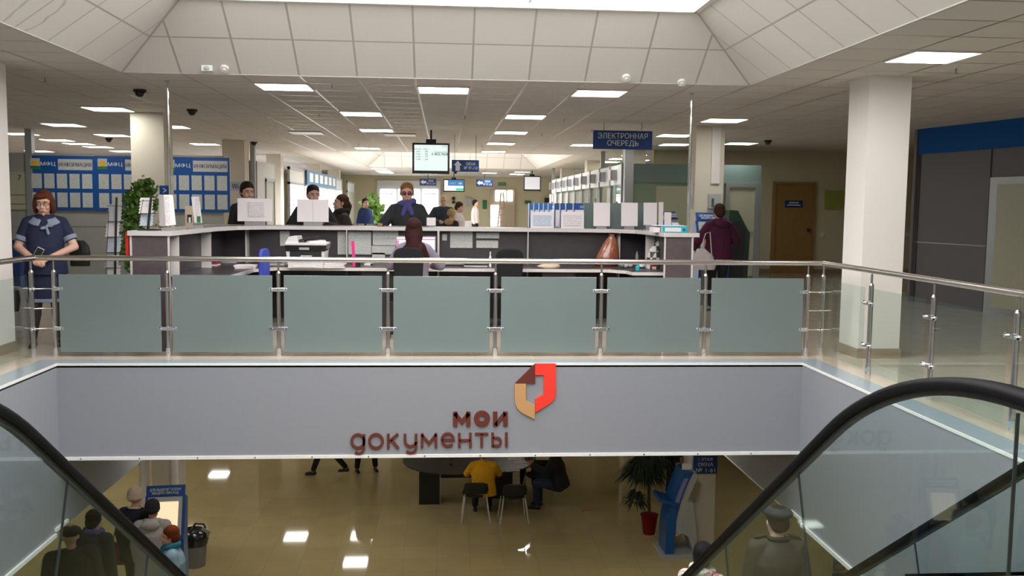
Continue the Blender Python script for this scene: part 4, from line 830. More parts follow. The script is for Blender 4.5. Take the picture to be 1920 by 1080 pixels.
def screen(u0, v0, u1, v1, y, lab, mat, rz=0):
    cx, cz, w_, h_ = rect(u0, v0, u1, v1, y); t = thing('hanging_screen', lab, 'screen', (cx, y, cz-h_/2)); tbox(t, 'housing', 'black_gloss', cx-w_/2, cx+w_/2, y, y+.07, cz-h_/2, cz+h_/2, bevel=.01)
    e = h_*.065; tbox(t, 'display', mat, cx-w_/2+e, cx+w_/2-e, y-.004, y, cz-h_/2+e*1.6, cz+h_/2-e); B().cyl((cx, y+.09, cz), (cx, y+.09, CE), .018, n=10).build('pole', 'black', t); tbox(t, 'bracket', 'black', cx-.09, cx+.09, y+.07, y+.11, cz+h_/2-.08, cz+h_/2+.07)
    return t, cx, cz, w_, h_
y = 16.6; t, cx, cz, w_, h_ = screen(773, 268, 843, 326, y, 'large hanging queue screen showing client and window numbers', 'screen_pale')
for s, fx_, fz_, a, b_ in (('Клиент', .45, .36, .18, .035), ('Окно', .83, .37, .12, .035), ('1457', .44, .22, .3, .085), ('68', .86, .22, .13, .085), ('1457', -.62, .42, .0, 0), ('10:26', .8, .72, .12, .03)):
    if a: text(s, 'black', (cx+w_*.5*(fx_-.08), y-.006, cz+h_*.5*(fz_+.06)), w_*a, h_*b_, t)
text('Клиент   Окно', 'ink', (cx-w_*.26, y-.006, cz+h_*.3), w_*.36, h_*.035, t)
for i, (p_, q_) in enumerate((('1457', '68'), ('1436', '85'), ('1459', '70'), ('1438', '64'))):
    text(p_, 'logo_tan', (cx-w_*.34, y-.006, cz+h_*(.22-.085*i)), w_*.11, h_*.042, t); text(q_, 'ink', (cx-w_*.12, y-.006, cz+h_*(.22-.085*i)), w_*.07, h_*.045, t)
y = 36; t, cx, cz, w_, h_ = screen(831, 336, 871, 360, y, 'distant wall screen with a blue arrow and a crowd picture', 'screen_blue'); tbox(t, 'picture', 'screen_photo', cx-w_*.45, cx+w_*.45, y-.01, y-.004, cz-h_*.4, cz-h_*.02); tbox(t, 'picture', 'screen_photo', cx-w_*.45, cx-w_*.28, y-.01, y-.004, cz-h_*.02, cz+h_*.4); tbox(t, 'green_bar', 'screen_green', cx+w_*.1, cx+w_*.45, y-.012, y-.01, cz-h_*.38, cz-h_*.2); arrow(t, cx+w_*.3, cz+h_*.18, h_*.3, y-.006, -PI/2); text('ПУНКТ', 'letter_white', (cx-w_*.05, y-.008, cz+h_*.18), w_*.3, h_*.14, t)
y = 34.6; t, cx, cz, w_, h_ = screen(982, 330, 1014, 358, y, 'distant dark-framed hanging screen near the booth row', 'screen_dim')
cx, cz, w_, h_ = rect(1021, 371, 1033, 380, 42.9)
o = B().box(cx-w_/2, cx+w_/2, 42.85, 42.95, cz-h_/2, cz+h_/2).build('picture_frame', 'black'); tag(o, 'small dark framed picture on the end wall beside the booths', 'picture')
# end wall windows and doors
t = structure(B().box(*(lambda r: (r[0]-r[2]/2, r[0]+r[2]/2))(rect(707, 350, 826, 430, 42.9)), 42.8, 42.99, 0, 2.6).build('window_2', 'pale_partition'))
for u0, u1 in ((713, 742), (747, 787), (792, 821)):
    cx, cz, w_, h_ = rect(u0, 355, u1, 420, 42.75); o = tbox(t, 'pane', 'window_light', cx-w_/2, cx+w_/2, 42.76, 42.79, .1, cz+h_/2)
    b = B(); b.box(cx-w_/2, cx+w_/2, 42.72, 42.75, cz+h_/2-.22, cz+h_/2-.19); b.box(cx+w_*.2, cx+w_*.2+.03, 42.72, 42.75, .1, cz+h_/2); b.box(cx-w_/2, cx+w_/2, 42.70, 42.74, 1.05, 1.1); b.box(cx-w_/2, cx+w_/2, 42.70, 42.74, .88, .92); b.build('glazing_bar', 'alu', o)
cx, cz, w_, h_ = rect(919, 357, 965, 420, 42.9); t = structure(B().box(cx-w_/2, cx+w_/2, 42.85, 42.99, 0, cz+h_/2+.05).build('door_4', 'beige'))
for u0, v0, u1, v1 in ((929, 357, 948, 377), (952, 357, 961, 377), (920, 385, 937, 407), (920, 409, 937, 424)):
    cx, cz, w_, h_ = rect(u0, v0, u1, v1, 42.8); tbox(t, 'pane', 'window_light', cx-w_/2, cx+w_/2, 42.8, 42.84, cz-h_/2, cz+h_/2)
t = thing('ladder', 'wooden stepladder leaning in the distant doorway', 'ladder', (aty(940, 400, 41.5).x, 41.5, 0)); B().tube([(-.2, 0, 0), (0, .4, 2.1)], .03, 6).build('rail', 'ladder_wood', t, world=False); B().tube([(.25, 0, 0), (.1, .4, 2.1)], .03, 6).build('rail', 'ladder_wood', t, world=False); 
for k in range(6): B().cyl((-.2+.03*k, .06*k, .3*k+.2), (.25-.025*k, .06*k, .3*k+.2), .02, n=6).build('rung', 'ladder_wood', t, world=False)
t = thing('potted_plant', 'tall green plant beside the bright end windows behind the man in the blue jacket', 'plant', (aty(698, 400, 34).x, 34, 0)); b = B(); leaf_cloud(b, [(0, 0, z) for z in (.7, .9, 1.1, 1.3, 1.5, 1.7)]+[(.2, 0, 1.3), (-.15, 0, 1.5), (.15, 0, 1.0)], 260, .32, .16); b.build('foliage', 'leaf', t, world=False); B().loft([(0, .18, .18, 0, 0), (.4, .22, .22, 0, 0)], 14).build('pot', 'beige', t, world=False); B().cyl((0, 0, .4), (0, 0, 1.6), .02, n=6).build('stem', 'stem', t, world=False)
# row of seats seen over the counter
t = thing('bench', 'row of pale metal seat backs beyond the woman with the ponytail', 'bench', (aty(667, 420, 20).x, 20, 0))
for k in range(4): B().box(-.36+k*.19, -.22+k*.19, -.05, 0, .78, 1.1, Matrix.Rotation(-.2, 4, 'X')).build('seat_back', 'kiosk_white', t, world=False)
B().box(-.4, .4, -.1, .3, .40, .45).build('seat_row', 'alu', t, world=False); 
for k in (-.35, .35): B().cyl((k, .1, 0), (k, .1, .4), .02).build('leg', 'alu', t, world=False)
o = B().box(*(lambda r: (r[0]-r[2]/2, r[0]+r[2]/2))(rect(872, 414, 884, 424, 30)), 30, 30.5, 0, 1.0).build('cabinet', 'grey'); tag(o, 'low grey cabinet between the far group and the woman in white', 'cabinet')
cx, cz, w_, h_ = rect(872, 371, 884, 385, 42.8); o = box('fuse_box', 'kiosk_white', cx-w_/2, cx+w_/2, 42.7, 42.98, cz-h_/2, cz+h_/2); tag(o, 'pale wall box near the woman in white at the end wall', 'wall box')
for v, lab in ((372, 'upper of two small round plates on the end wall'), (379, 'lower of two small round plates on the end wall')):
    p = aty(850.5, v, 42.9); o = B().cyl((p.x, 42.9, p.z), (p.x, 42.98, p.z), .08, n=14).build('round_plate', 'black'); tag(o, lab, 'plate')
# ---------------------------------------------------------------- kiosks upstairs
def kiosk(p, rz, lab, h=1.5, screen_mat='screen_brown', txt='ДЛЯ ВЫДАЧИ ТАЛОНА\nВВЕДИТЕ ПИН-КОД', w_=.56, lean=.0):
    """upright ticket kiosk facing -Y: blue cheeks, sloping screen, header board"""
    t = thing('ticket_kiosk', lab, 'kiosk', p, rz); hw = w_/2
    side = [(-.02, 0), (.35, 0), (.32, h*.55), (.42, h*.86), (.22, h*.92), (.0, h*.60), (-.06, h*.56)]
    for sx in (-1, 1): B().prism(side, 'x', sx*hw-.02, sx*hw+.02).build('side_cheek', 'blue', t, world=False)
    B().prism([(.02, 0), (.33, 0), (.30, h*.55), (.38, h*.84), (.25, h*.88), (.04, h*.58)], 'x', -hw+.02, hw-.02).build('cabinet', 'kiosk_grey', t, world=False)
    n = Vector((0, -(h*.32), .22)).normalized()
    def slab(u0, u1, f0, f1, d0, d1, name, mat):
        a = Vector((0, -.0, h*.58)); c = Vector((0, .22, h*.90)); dr = c-a
        q = [Vector((0, *((a+dr*f0)+n*d0).yz)), Vector((0, *((a+dr*f1)+n*d0).yz)), Vector((0, *((a+dr*f1)+n*d1).yz)), Vector((0, *((a+dr*f0)+n*d1).yz))]
        return B().prism([(v.y, v.z) for v in q], 'x', u0, u1).build(name, mat, t, world=False)
    slab(-hw+.02, hw-.02, 0, 1, .0, .03, 'bezel', 'kiosk_white'); slab(-hw+.07, hw-.07, .12, .88, .03, .036, 'display', screen_mat)
    hb = B().prism([(.2, h*.91), (.25, h*.90), (.30, h*1.0), (.26, h*1.01)], 'x', -hw-.01, hw+.01).build('header', 'blue', t, world=False)
    M0 = Matrix.Rotation(PI/2-.55, 4, 'X'); ROOT = ROOTM[t.name]
    text(txt, 'letter_white', ROOT @ Vector((0, .206, h*.962)), w_*.84, h*.062, t, face=(ROOT.to_3x3().to_4x4() @ M0), depth=.006, bold=.01)
    return t
kiosk((aty(1342, 450, 14.0).x, 14.1, 0), 0, 'blue ticket kiosk against the cream column, used by the woman in purple', 1.42, 'screen_brown', w_=.44)
kiosk((aty(1290, 400, 16).x, 16.3, 0), .9, 'grey and blue ticket kiosk turned sideways just past the steel pole', 1.42, 'screen_dim', w_=.42)
t = thing('cash_machine', 'dark green angular cash machine beside the woman in purple', 'cash machine', (aty(1385, 450, 14.3).x, 14.3, 0))
z = lambda v: aty(1390, v, 14.3).z; xx = lambda u: aty(u, 450, 14.3).x-t.location.x
B().prism([(xx(1366), 0), (xx(1402), 0), (xx(1406), z(438)), (xx(1382), z(395)), (xx(1366), z(394))], 'y', 0, .6).build('body', 'dark_green', t, world=False); B().prism([(xx(1364), .1), (xx(1394), .1), (xx(1396), z(430)), (xx(1384), z(412)), (xx(1364), z(420))], 'y', -.02, 0).build('front_panel', 'black', t, world=False)
cx, cz, w_, h_ = rect(1328, 364, 1350, 391, 14.85); t = thing('wall_sheet_holder', 'white wall box with a small figure on the second right column', 'wall box', (cx, 14.8, cz-h_/2)); tbox(t, 'box', 'kiosk_white', cx-w_/2, cx+w_/2, 14.8, 14.89, cz-h_/2, cz+h_/2); tbox(t, 'symbol', 'ink', cx-w_*.3, cx-w_*.1, 14.79, 14.8, cz-h_*.4, cz+h_*.2)
t = thing('column_notices', 'narrow notices taped to the side of the second right column', 'notice', (4.02, 15.1, 1.7)); tbox(t, 'sheet', 'printed_white', 4.03, 4.045, 15.0, 15.25, 1.72, 1.95); tbox(t, 'sheet', 'grey_paper', 4.03, 4.045, 15.0, 15.25, 1.5, 1.68)
x = aty(1342, 300, 14.87).x; o = box('cable_duct', 'white_column', x-.07, x+.07, 14.86, 14.895, 1.9, CE); tag(o, 'pale vertical cable duct on the face of the second right column', 'cable duct')
# ---------------------------------------------------------------- ceiling fittings
for u, v, lab in ((262, 168, 'black dome camera nearest the white column'), (360, 205, 'black dome camera just past the thin steel pole top'), (204, 259, 'small dome camera over the second info board'), (476, 266, 'small dome camera at the top of the second cream column'), (1440, 263, 'black dome camera near the brown door'), (854, 322, 'tiny dome camera above the distant wall screen')):
    p = atz(u, v, CE); t = thing('dome_camera', lab, 'camera', (p.x, p.y, CE), 0, 'black dome cameras on the ceiling'); B().cyl((0, 0, -.03), (0, 0, 0), .075, n=18).build('housing', 'black', t, world=False); B().ball((0, 0, -.035), (.058, .058, .055), 14).build('dome', 'black_gloss', t, world=False, smooth=1)
def on_slope(u, v):
    r = ray(u, v); n = Vector((0, .595, .83)); 
    # far slope of the near recess: from (y=9.96, z=CE) to (y=9.13, z=3.42)
    n = Vector((0, 3.42-CE, .83)).normalized(); k = (Vector((0, 9.96, CE))-Vector((0, 0, H))).dot(n)/r.dot(n); return r*k+Vector((0, 0, H)), n
for u, v, lab, kind in ((389, 127, 'small white box detector on the recess slope', 0), (421, 127, 'round white detector right beside the small white box', 1), (1174, 144, 'round white detector on the slope above the farthest of three lamps', 1), (1278, 153, 'round white detector at the recess corner by the steel pole', 1)):
    p, n = on_slope(u, v); t = thing('smoke_detector', lab, 'detector', p, 0, 'white detectors on the recess slope'); q = Matrix.Identity(4)
    if kind: B().cyl(n*-.0, n*-.03, .045, n=18).build('body', 'white', t, world=False); B().cyl(n*-.03, n*-.045, .02, n=12).build('sensor', 'white', t, world=False)
    else: B().cbox((0, 0, 0), (.11, .06, .07)).build('body', 'white', t, world=False); B().ball((.0, -.035, -.01), (.03, .02, .02), 10).build('sensor', 'grey_paper', t, world=False)
SPR = [(84, 145), (622, 157), (599, 213), (1058, 222), (1016, 250), (872, 217), (1793, 128), (692, 276), (672, 268), (904, 272), (1110, 242)]
for u, v in SPR:
    p = atz(u, v, CE); t = thing('sprinkler', 'small dark fire sprinkler head poking out of the tiled ceiling', 'sprinkler', (p.x, p.y, CE), 0, 'ceiling sprinkler heads'); B().cyl((0, 0, -.045), (0, 0, 0), .006, n=6).build('stem', 'grey', t, world=False); B().cyl((0, 0, -.05), (0, 0, -.045), .02, n=10).build('deflector', 'grey', t, world=False)
for u, v, lab in ((575, 248, 'flat ceiling vent plate between the lamps and the second cream column'), (750, 252, 'flat ceiling vent plate beside the queue screen pole')):
    p = atz(u, v, CE); o = B().box(p.x-.3, p.x+.3, p.y-.3, p.y+.3, CE-.02, CE).build('ceiling_vent', 'kiosk_white'); tag(o, lab, 'vent')
# ---------------------------------------------------------------- lower hall furniture
M('table_top', (.045, .045, .043), .4); M('table_dark', (.012, .012, .012), .4)
zt_ = LF+.75
def tp(u, v, z=zt_): return atz(u, v, z)
a = tp(752, 876); c = tp(1010, 880)
t = thing('conference_table', 'dark oval conference table on the lower floor under the big lettering', 'table', ((a.x+c.x)/2, 17.3, LF)); n = 40; hw = (c.x-a.x)/2; cxm = (a.x+c.x)/2
pts = []
for i in range(n): an = 2*PI*i/n; pts.append((cxm+hw*math.copysign(abs(math.cos(an))**.75, math.cos(an)), 17.3+1.12*math.copysign(abs(math.sin(an))**.85, math.sin(an))))
B().prism(pts, 'z', zt_-.03, zt_).build('tabletop', 'table_top', t)
p = atz(804, 946, LF); tbox(t, 'leg', 'table_dark', p.x-.18, p.x+.2, p.y, p.y+.5, LF, zt_-.03); tbox(t, 'leg', 'table_dark', .9, 1.3, p.y+.3, p.y+.8, LF, zt_-.03); tbox(t, 'edge_strip', 'alu', p.x+.2, p.x+.215, p.y-.02, p.y+.5, LF, zt_-.03); tbox(t, 'modesty_panel', 'table_dark', p.x+.2, 1.3, p.y+.5, p.y+.54, LF+.35, zt_-.03)
def visitor_chair(p, rz, lab):
    t = thing('visitor_chair', lab, 'chair', (p[0], p[1], LF), rz, 'chrome-legged chairs at the conference table')
    B().loft([(.43, .22, .21, 0, 0), (.47, .24, .22, 0, 0)], 18).build('seat', 'black', t, world=False); B().loft([(.50, .2, .03, 0, -.20), (.58, .22, .035, 0, -.21), (.68, .20, .03, 0, -.22), (.70, .15, .02, 0, -.22)], 18).build('backrest', 'black', t, world=False)
    for sx in (-1, 1):
        B().tube([(sx*.19, -.16, .43), (sx*.25, -.24, 0)], .013, 8).build('leg', 'bright_steel', t, world=False, smooth=1); B().tube([(sx*.19, .16, .43), (sx*.24, .22, 0)], .012, 8).build('leg', 'bright_steel', t, world=False, smooth=1)
        B().tube([(sx*.19, -.18, .45), (sx*.19, -.21, .64)], .01, 8).build('back_tube', 'chrome', t, world=False, smooth=1)
    return t
pY = atz(886, 972, LF); pR = atz(962, 976, LF); pF = atz(1010, 940, LF)
visitor_chair((pY.x+.05, pY.y+.02), 0, 'chrome-legged chair under the woman in the yellow sweater'); visitor_chair((pR.x, pR.y+.05), .05, 'empty dark chair with two bright legs right of the yellow sweater'); visitor_chair((pF.x, pF.y+.2), .8, 'dark chair under the person in black at the table end')
for u, v, lab in ((965, 860, 'white papers farthest back on the conference table'), (975, 867, 'white papers lying slanted near the end of the conference table'), (960, 881, 'single white form on the near edge of the conference table')):
    p = tp(u, v); o = B().box(-.13, .13, -.1, .1, 0, .004, Matrix.Translation((p.x, p.y, zt_+.001)) @ Matrix.Rotation(random.uniform(-.4, .4), 4, 'Z')).build('form', 'paper'); tag(o, lab, 'paper', 'papers on the conference table')
p = tp(846, 873); t = thing('pen_stand', 'tiny black pen stand in the middle of the conference table', 'pen stand', (p.x, p.y, zt_)); B().ball((0, 0, .02), (.03, .03, .02), 10).build('base', 'black', t, world=False); B().cyl((0, 0, .02), (.01, 0, .14), .004, n=6).build('pen', 'black', t, world=False)
M('bag_grey', (.07, .075, .07), .4)
o = B().box(.62, .86, 16.0, 16.08, zt_-.28, zt_+.03).build('shopping_bag', 'bag_grey', bevel=.03); tag(o, 'grey translucent bag hanging at the table edge beside the yellow sweater', 'bag')
# red-potted palm
p = atz(1222, 1014, LF); t = thing('potted_palm', 'dark spiky palm in a red pot beside the curved blue kiosk', 'plant', (p.x+.03, p.y+.35, LF))
B().loft([(0, .10, .10, 0, 0), (.30, .14, .14, 0, 0), (.33, .155, .155, 0, 0), (.34, .12, .12, 0, 0)], 20).build('pot', 'red_pot', t, world=False, smooth=.6); B().tube([(0, 0, .3), (-.02, 0, .8), (.0, 0, 1.1)], .025, 8).build('trunk', 'stem', t, world=False)
b = B()
for c, n_, ln in (((-.12, 0, 1.05), 560, .52), ((-.25, -.05, .58), 120, .30), ((.0, 0, 1.18), 420, .46)):
    for i in range(n_):
        an = random.uniform(0, 2*PI); el = random.uniform(-.2, 1.3); l = ln*random.uniform(.6, 1.1); d = Vector((math.cos(an)*math.cos(el), math.sin(an)*math.cos(el), math.sin(el))); p0 = Vector(c)+d*.05; p1 = p0+d*l*.5; p2 = p1+Vector((d.x*l*.4, d.y*l*.4, -l*.35)); s = Vector((-d.y, d.x, 0)).normalized()*.014 if abs(d.z) < .99 else Vector((.014, 0, 0))
        b.quad([p0-s*.4, p0+s*.4, p1+s, p1-s]); b.quad([p1-s, p1+s, p2+s*.1, p2-s*.1])
b.build('fronds', 'leaf_dark', t, world=False)
M('kiosk_blue', (.008, .10, .34), .35)
p = atz(1258, 1036, LF); t = thing('info_kiosk', 'tall curved blue info kiosk with a grey back beside the red-potted palm', 'kiosk', (p.x, p.y, LF), .0)
def curve_side(x0, x1, off0, off1, name, mat, z0=0.0, z1=1.36):
    n = 14; A, Cc = [], []
    for i in range(n+1):
        z = z0+(z1-z0)*i/n; x = -.13+.0*z + (.34*max(0, (z-.35)/1.15)**1.8); A.append((x+off0, z)); Cc.append((x+off1, z))
    B().prism(A+Cc[::-1], 'y', x0, x1).build(name, mat, t, world=False)
curve_side(-.15, .30, 0, .145, 'front_shell', 'kiosk_blue'); curve_side(-.158, -.15, .05, .12, 'screen_strip', 'lavender', .80, 1.26)
B().prism([(.04, .30), (.14, .36), (.24, .30), (.34, .03), (.42, .03), (.30, .86), (.04, .86)], 'y', -.12, .32).build('back_support', 'kiosk_white', t, world=False); B().prism([(.06, .86), (.20, .86), (.38, 1.30), (.30, 1.34), (.14, 1.1)], 'y', -.12, .32).build('upper_back', 'kiosk_white', t, world=False)
B().box(-.2, .42, -.25, .42, 0, .03).build('base_plate', 'kiosk_white', t, world=False); B().box(-.34, .0, -.2, .25, .84, .9, Matrix.Rotation(.3, 4, 'Y') @ Matrix.Translation((-.18, 0, -.06))).build('shelf', 'blue', t, world=False); B().box(.10, .25, -.16, -.15, 1.40, 1.5).build('label', 'printed_white', t, world=False)
# left kiosk downstairs with cream screen
t = kiosk((atz(322, 912, LF+1.5).x-.05, atz(322, 912, LF+1.5).y-.25, LF), .12, 'blue lower-floor ticket kiosk with a lit cream screen before two visitors', 1.5, 'screen_cream', w_=.5)
# pipes, bin, floor marks
for u, lab in ((271, 'thick white heating pipe beside the lower cream column, behind the beige hat'), (328, 'thinner white heating pipe on the kiosk side of the lower cream column')):
    x = aty(u, 900, 14.2).x; r = .075 if u == 271 else .055; o = B().cyl((x, 14.2, LF), (x, 14.2, LC), r, n=18).build('pipe', 'white_column', smooth=.6); tag(o, lab, 'pipe')
p = atz(366, 1060, LF); t = thing('waste_bin', 'grey waste bin lined with a black bag beside the ticket kiosk', 'bin', (p.x, p.y, LF)); B().loft([(0, .15, .15, 0, 0), (.42, .18, .18, 0, 0)], 22).build('body', 'bin_grey', t, world=False, smooth=.6)
B().loft([(.34, .19, .19, 0, 0), (.42, .21, .2, 0, 0), (.52, .2, .19, .0, 0), (.56, .16, .16, -.02, 0), (.53, .1, .1, 0, 0)], 24).build('liner', 'black_bag', t, world=False, smooth=1.2); B().tube([(-.06, -.05, .52), (.02, -.03, .66), (.14, 0, .64), (.19, 0, .5)], .018, 8).build('liner_handle', 'black_bag', t, world=False, smooth=1); B().box(-.12, .02, -.06, .0, .5, .6, Matrix.Rotation(.4, 4, 'Y')).build('rubbish', 'olive_glass', t, world=False)
p = atz(1100, 957, LF); t = thing('floor_marking', 'row of small red marks on the lower floor', 'floor marking', (p.x, p.y, LF))
for k in range(4): B().box(p.x-.09+k*.055, p.x-.055+k*.055, p.y-.03, p.y+.03, LF+.001, LF+.003).build('mark', 'red', t)
# lower signs
cx, cz, w_, h_ = rect(1301, 855, 1345, 888, 14.45); t = thing('sign', 'blue lower-floor sign with white window numbers on the cream column', 'sign', (cx, 14.45, cz-h_/2)); tbox(t, 'board', 'sign_blue', cx-w_/2, cx+w_/2, 14.45, 14.48, cz-h_/2, cz+h_/2)
text('1 ЭТАЖ', 'letter_white', (cx, 14.445, cz+h_*.32), w_*.62, h_*.18, t, bold=.01); text('ОКНА', 'letter_white', (cx, 14.445, cz+h_*.03), w_*.66, h_*.22, t, bold=.008); text('№ 1-61', 'letter_white', (cx, 14.445, cz-h_*.3), w_*.82, h_*.24, t, bold=.01)
x = aty(1296, 950, 14.5).x; o = box('wall_duct', 'white_column', x-.09, x-.02, 14.45, 14.5, LF+.1, LC); tag(o, 'pale vertical duct strip on the edge of the lower cream column', 'duct')
y = 11.6; cx, cz, w_, h_ = rect(1561, 1028, 1587, 1090, y); t = thing('accessibility_sign', 'white floor-standing wheelchair sign beneath the side panel trim', 'sign', (cx, y, LF)); tbox(t, 'panel', 'kiosk_white', cx-w_/2, cx+w_/2, y, y+.03, LF+.02, cz+h_/2+.05)
tbox(t, 'lower_band', 'sign_blue', cx-w_/2, cx+w_/2, y-.004, y, LF+.3, cz-h_*.25); b = B(); zc = cz+.0
b.tube([(cx+.06*math.cos(a)-.02, y-.006, zc-.02+.06*math.sin(a)) for a in [i*PI/12+1.2 for i in range(18)]], .006, 6); b.build('wheel', 'ink', t)
b = B(); b.ball((cx-.01, y-.006, zc+.15), (.018, .008, .018), 10); b.tube([(cx-.012, y-.008, zc+.12), (cx-.005, y-.008, zc+.03), (cx+.045, y-.008, zc+.03), (cx+.06, y-.008, zc-.07)], .012, 8); b.tube([(cx-.01, y-.008, zc+.08), (cx+.04, y-.008, zc+.08)], .008, 6); b.build('figure', 'red', t)
# ---------------------------------------------------------------- people
M('skin', (.52, .30, .22), .55, noise=.04); M('skin_warm', (.60, .36, .27), .55, noise=.04); M('eye_white', (.7, .68, .65), .3); M('eye_dark', (.03, .02, .02), .2); M('lips', (.40, .12, .10), .5)
def cloth(n, c, r=.85, no=.18, b=.25, ns=18): return M(n, c, r, noise=no, bump=b, nscale=ns)
for n_, c_ in dict(navy=(.008, .013, .045), navy_dark=(.006, .008, .02), black_cloth=(.010, .010, .011), charcoal=(.020, .021, .026), brown_cloth=(.030, .018, .014), light_grey=(.36, .34, .34), yellow_knit=(.72, .36, .005), plum=(.060, .004, .030), white_cloth=(.62, .56, .55),
        beige_wool=(.50, .40, .31), jeans=(.02, .035, .07), grey_tweed=(.022, .024, .028), leather=(.052, .040, .033), leather_dark=(.012, .011, .010), light_blue=(.25, .40, .50), scarf_blue=(.06, .06, .22), scarf_teal=(.01, .16, .24), denim_trim=(.20, .24, .32), tan_fur=(.40, .26, .12), puffer_blue=(.012, .035, .13), dark_slate=(.025, .035, .055), tights=(.03, .02, .02), lilac_cloth=(.22, .20, .27), maroon=(.15, .02, .018), straw=(.42, .36, .28)).items(): cloth(n_, c_)
M('leather', (.052, .040, .033), .4); MATS['leather'].node_tree.nodes['Principled BSDF'].inputs['Roughness'].default_value = .55; MATS['leather'].node_tree.nodes['Principled BSDF'].inputs['Specular IOR Level'].default_value = .2
M('hair_auburn', (.085, .022, .008), .5, noise=.5, nscale=60, bump=.5); M('hair_dark', (.014, .007, .005), .45, noise=.5, nscale=60, bump=.5); M('hair_brown', (.05, .022, .010), .5, noise=.5, nscale=60, bump=.5); M('hair_fair', (.22, .10, .035), .5, noise=.5, nscale=60, bump=.5)
M('hair_red', (.16, .030, .006), .5, noise=.5, nscale=60, bump=.5); M('hair_black', (.006, .006, .008), .35, noise=.5, nscale=60, bump=.5); M('hair_wine', (.030, .008, .008), .4, noise=.6, nscale=60, bump=.5); M('lens_red', (.16, .03, .03), .15)
for k_ in list(MATS):
    if k_.startswith('hair'): MATS[k_].node_tree.nodes['Principled BSDF'].inputs['Roughness'].default_value = .75; MATS[k_].node_tree.nodes['Principled BSDF'].inputs['Specular IOR Level'].default_value = .2
m = M('floral', (.7, .7, .65), .7); nt = m.node_tree; vr = nt.nodes.new('ShaderNodeTexNoise'); vr.inputs['Scale'].default_value = 9; tc = nt.nodes.new('ShaderNodeTexCoord'); cr = nt.nodes.new('ShaderNodeValToRGB')
cr.color_ramp.interpolation = 'CONSTANT'; cr.color_ramp.elements[0].color = (.25, .42, .32, 1); cr.color_ramp.elements[1].position = .42; cr.color_ramp.elements[1].color = (.70, .68, .60, 1)
for pz, c_ in ((.55, (.65, .16, .24, 1)), (.62, (.66, .60, .55, 1))): e = cr.color_ramp.elements.new(pz); e.color = c_
nt.links.new(tc.outputs['Object'], vr.inputs['Vector']); nt.links.new(vr.outputs['Fac'], cr.inputs[0]); nt.links.new(cr.outputs[0], nt.nodes['Principled BSDF'].inputs['Base Color'])
def blob(b, name, mat, parent, vox, sm=4, world=False):
    """fuse the overlapping volumes of builder b into one continuous smooth surface"""
    me = bpy.data.meshes.new(name); b.bm.to_mesh(me); b.bm.free()
    o = bpy.data.objects.new(name, me); COL.objects.link(o)
    r = o.modifiers.new('r', 'REMESH'); r.mode = 'VOXEL'; r.voxel_size = vox; r.use_smooth_shade = True
    s = o.modifiers.new('s', 'SMOOTH'); s.iterations = sm; s.factor = .5
    dg = bpy.context.evaluated_depsgraph_get(); m2 = bpy.data.meshes.new_from_object(o.evaluated_get(dg)); bpy.data.objects.remove(o); bpy.data.meshes.remove(me)
    m2.name = name; m2.materials.clear(); out = link(name, m2, mat, parent, smooth=0); return out
V = Vector
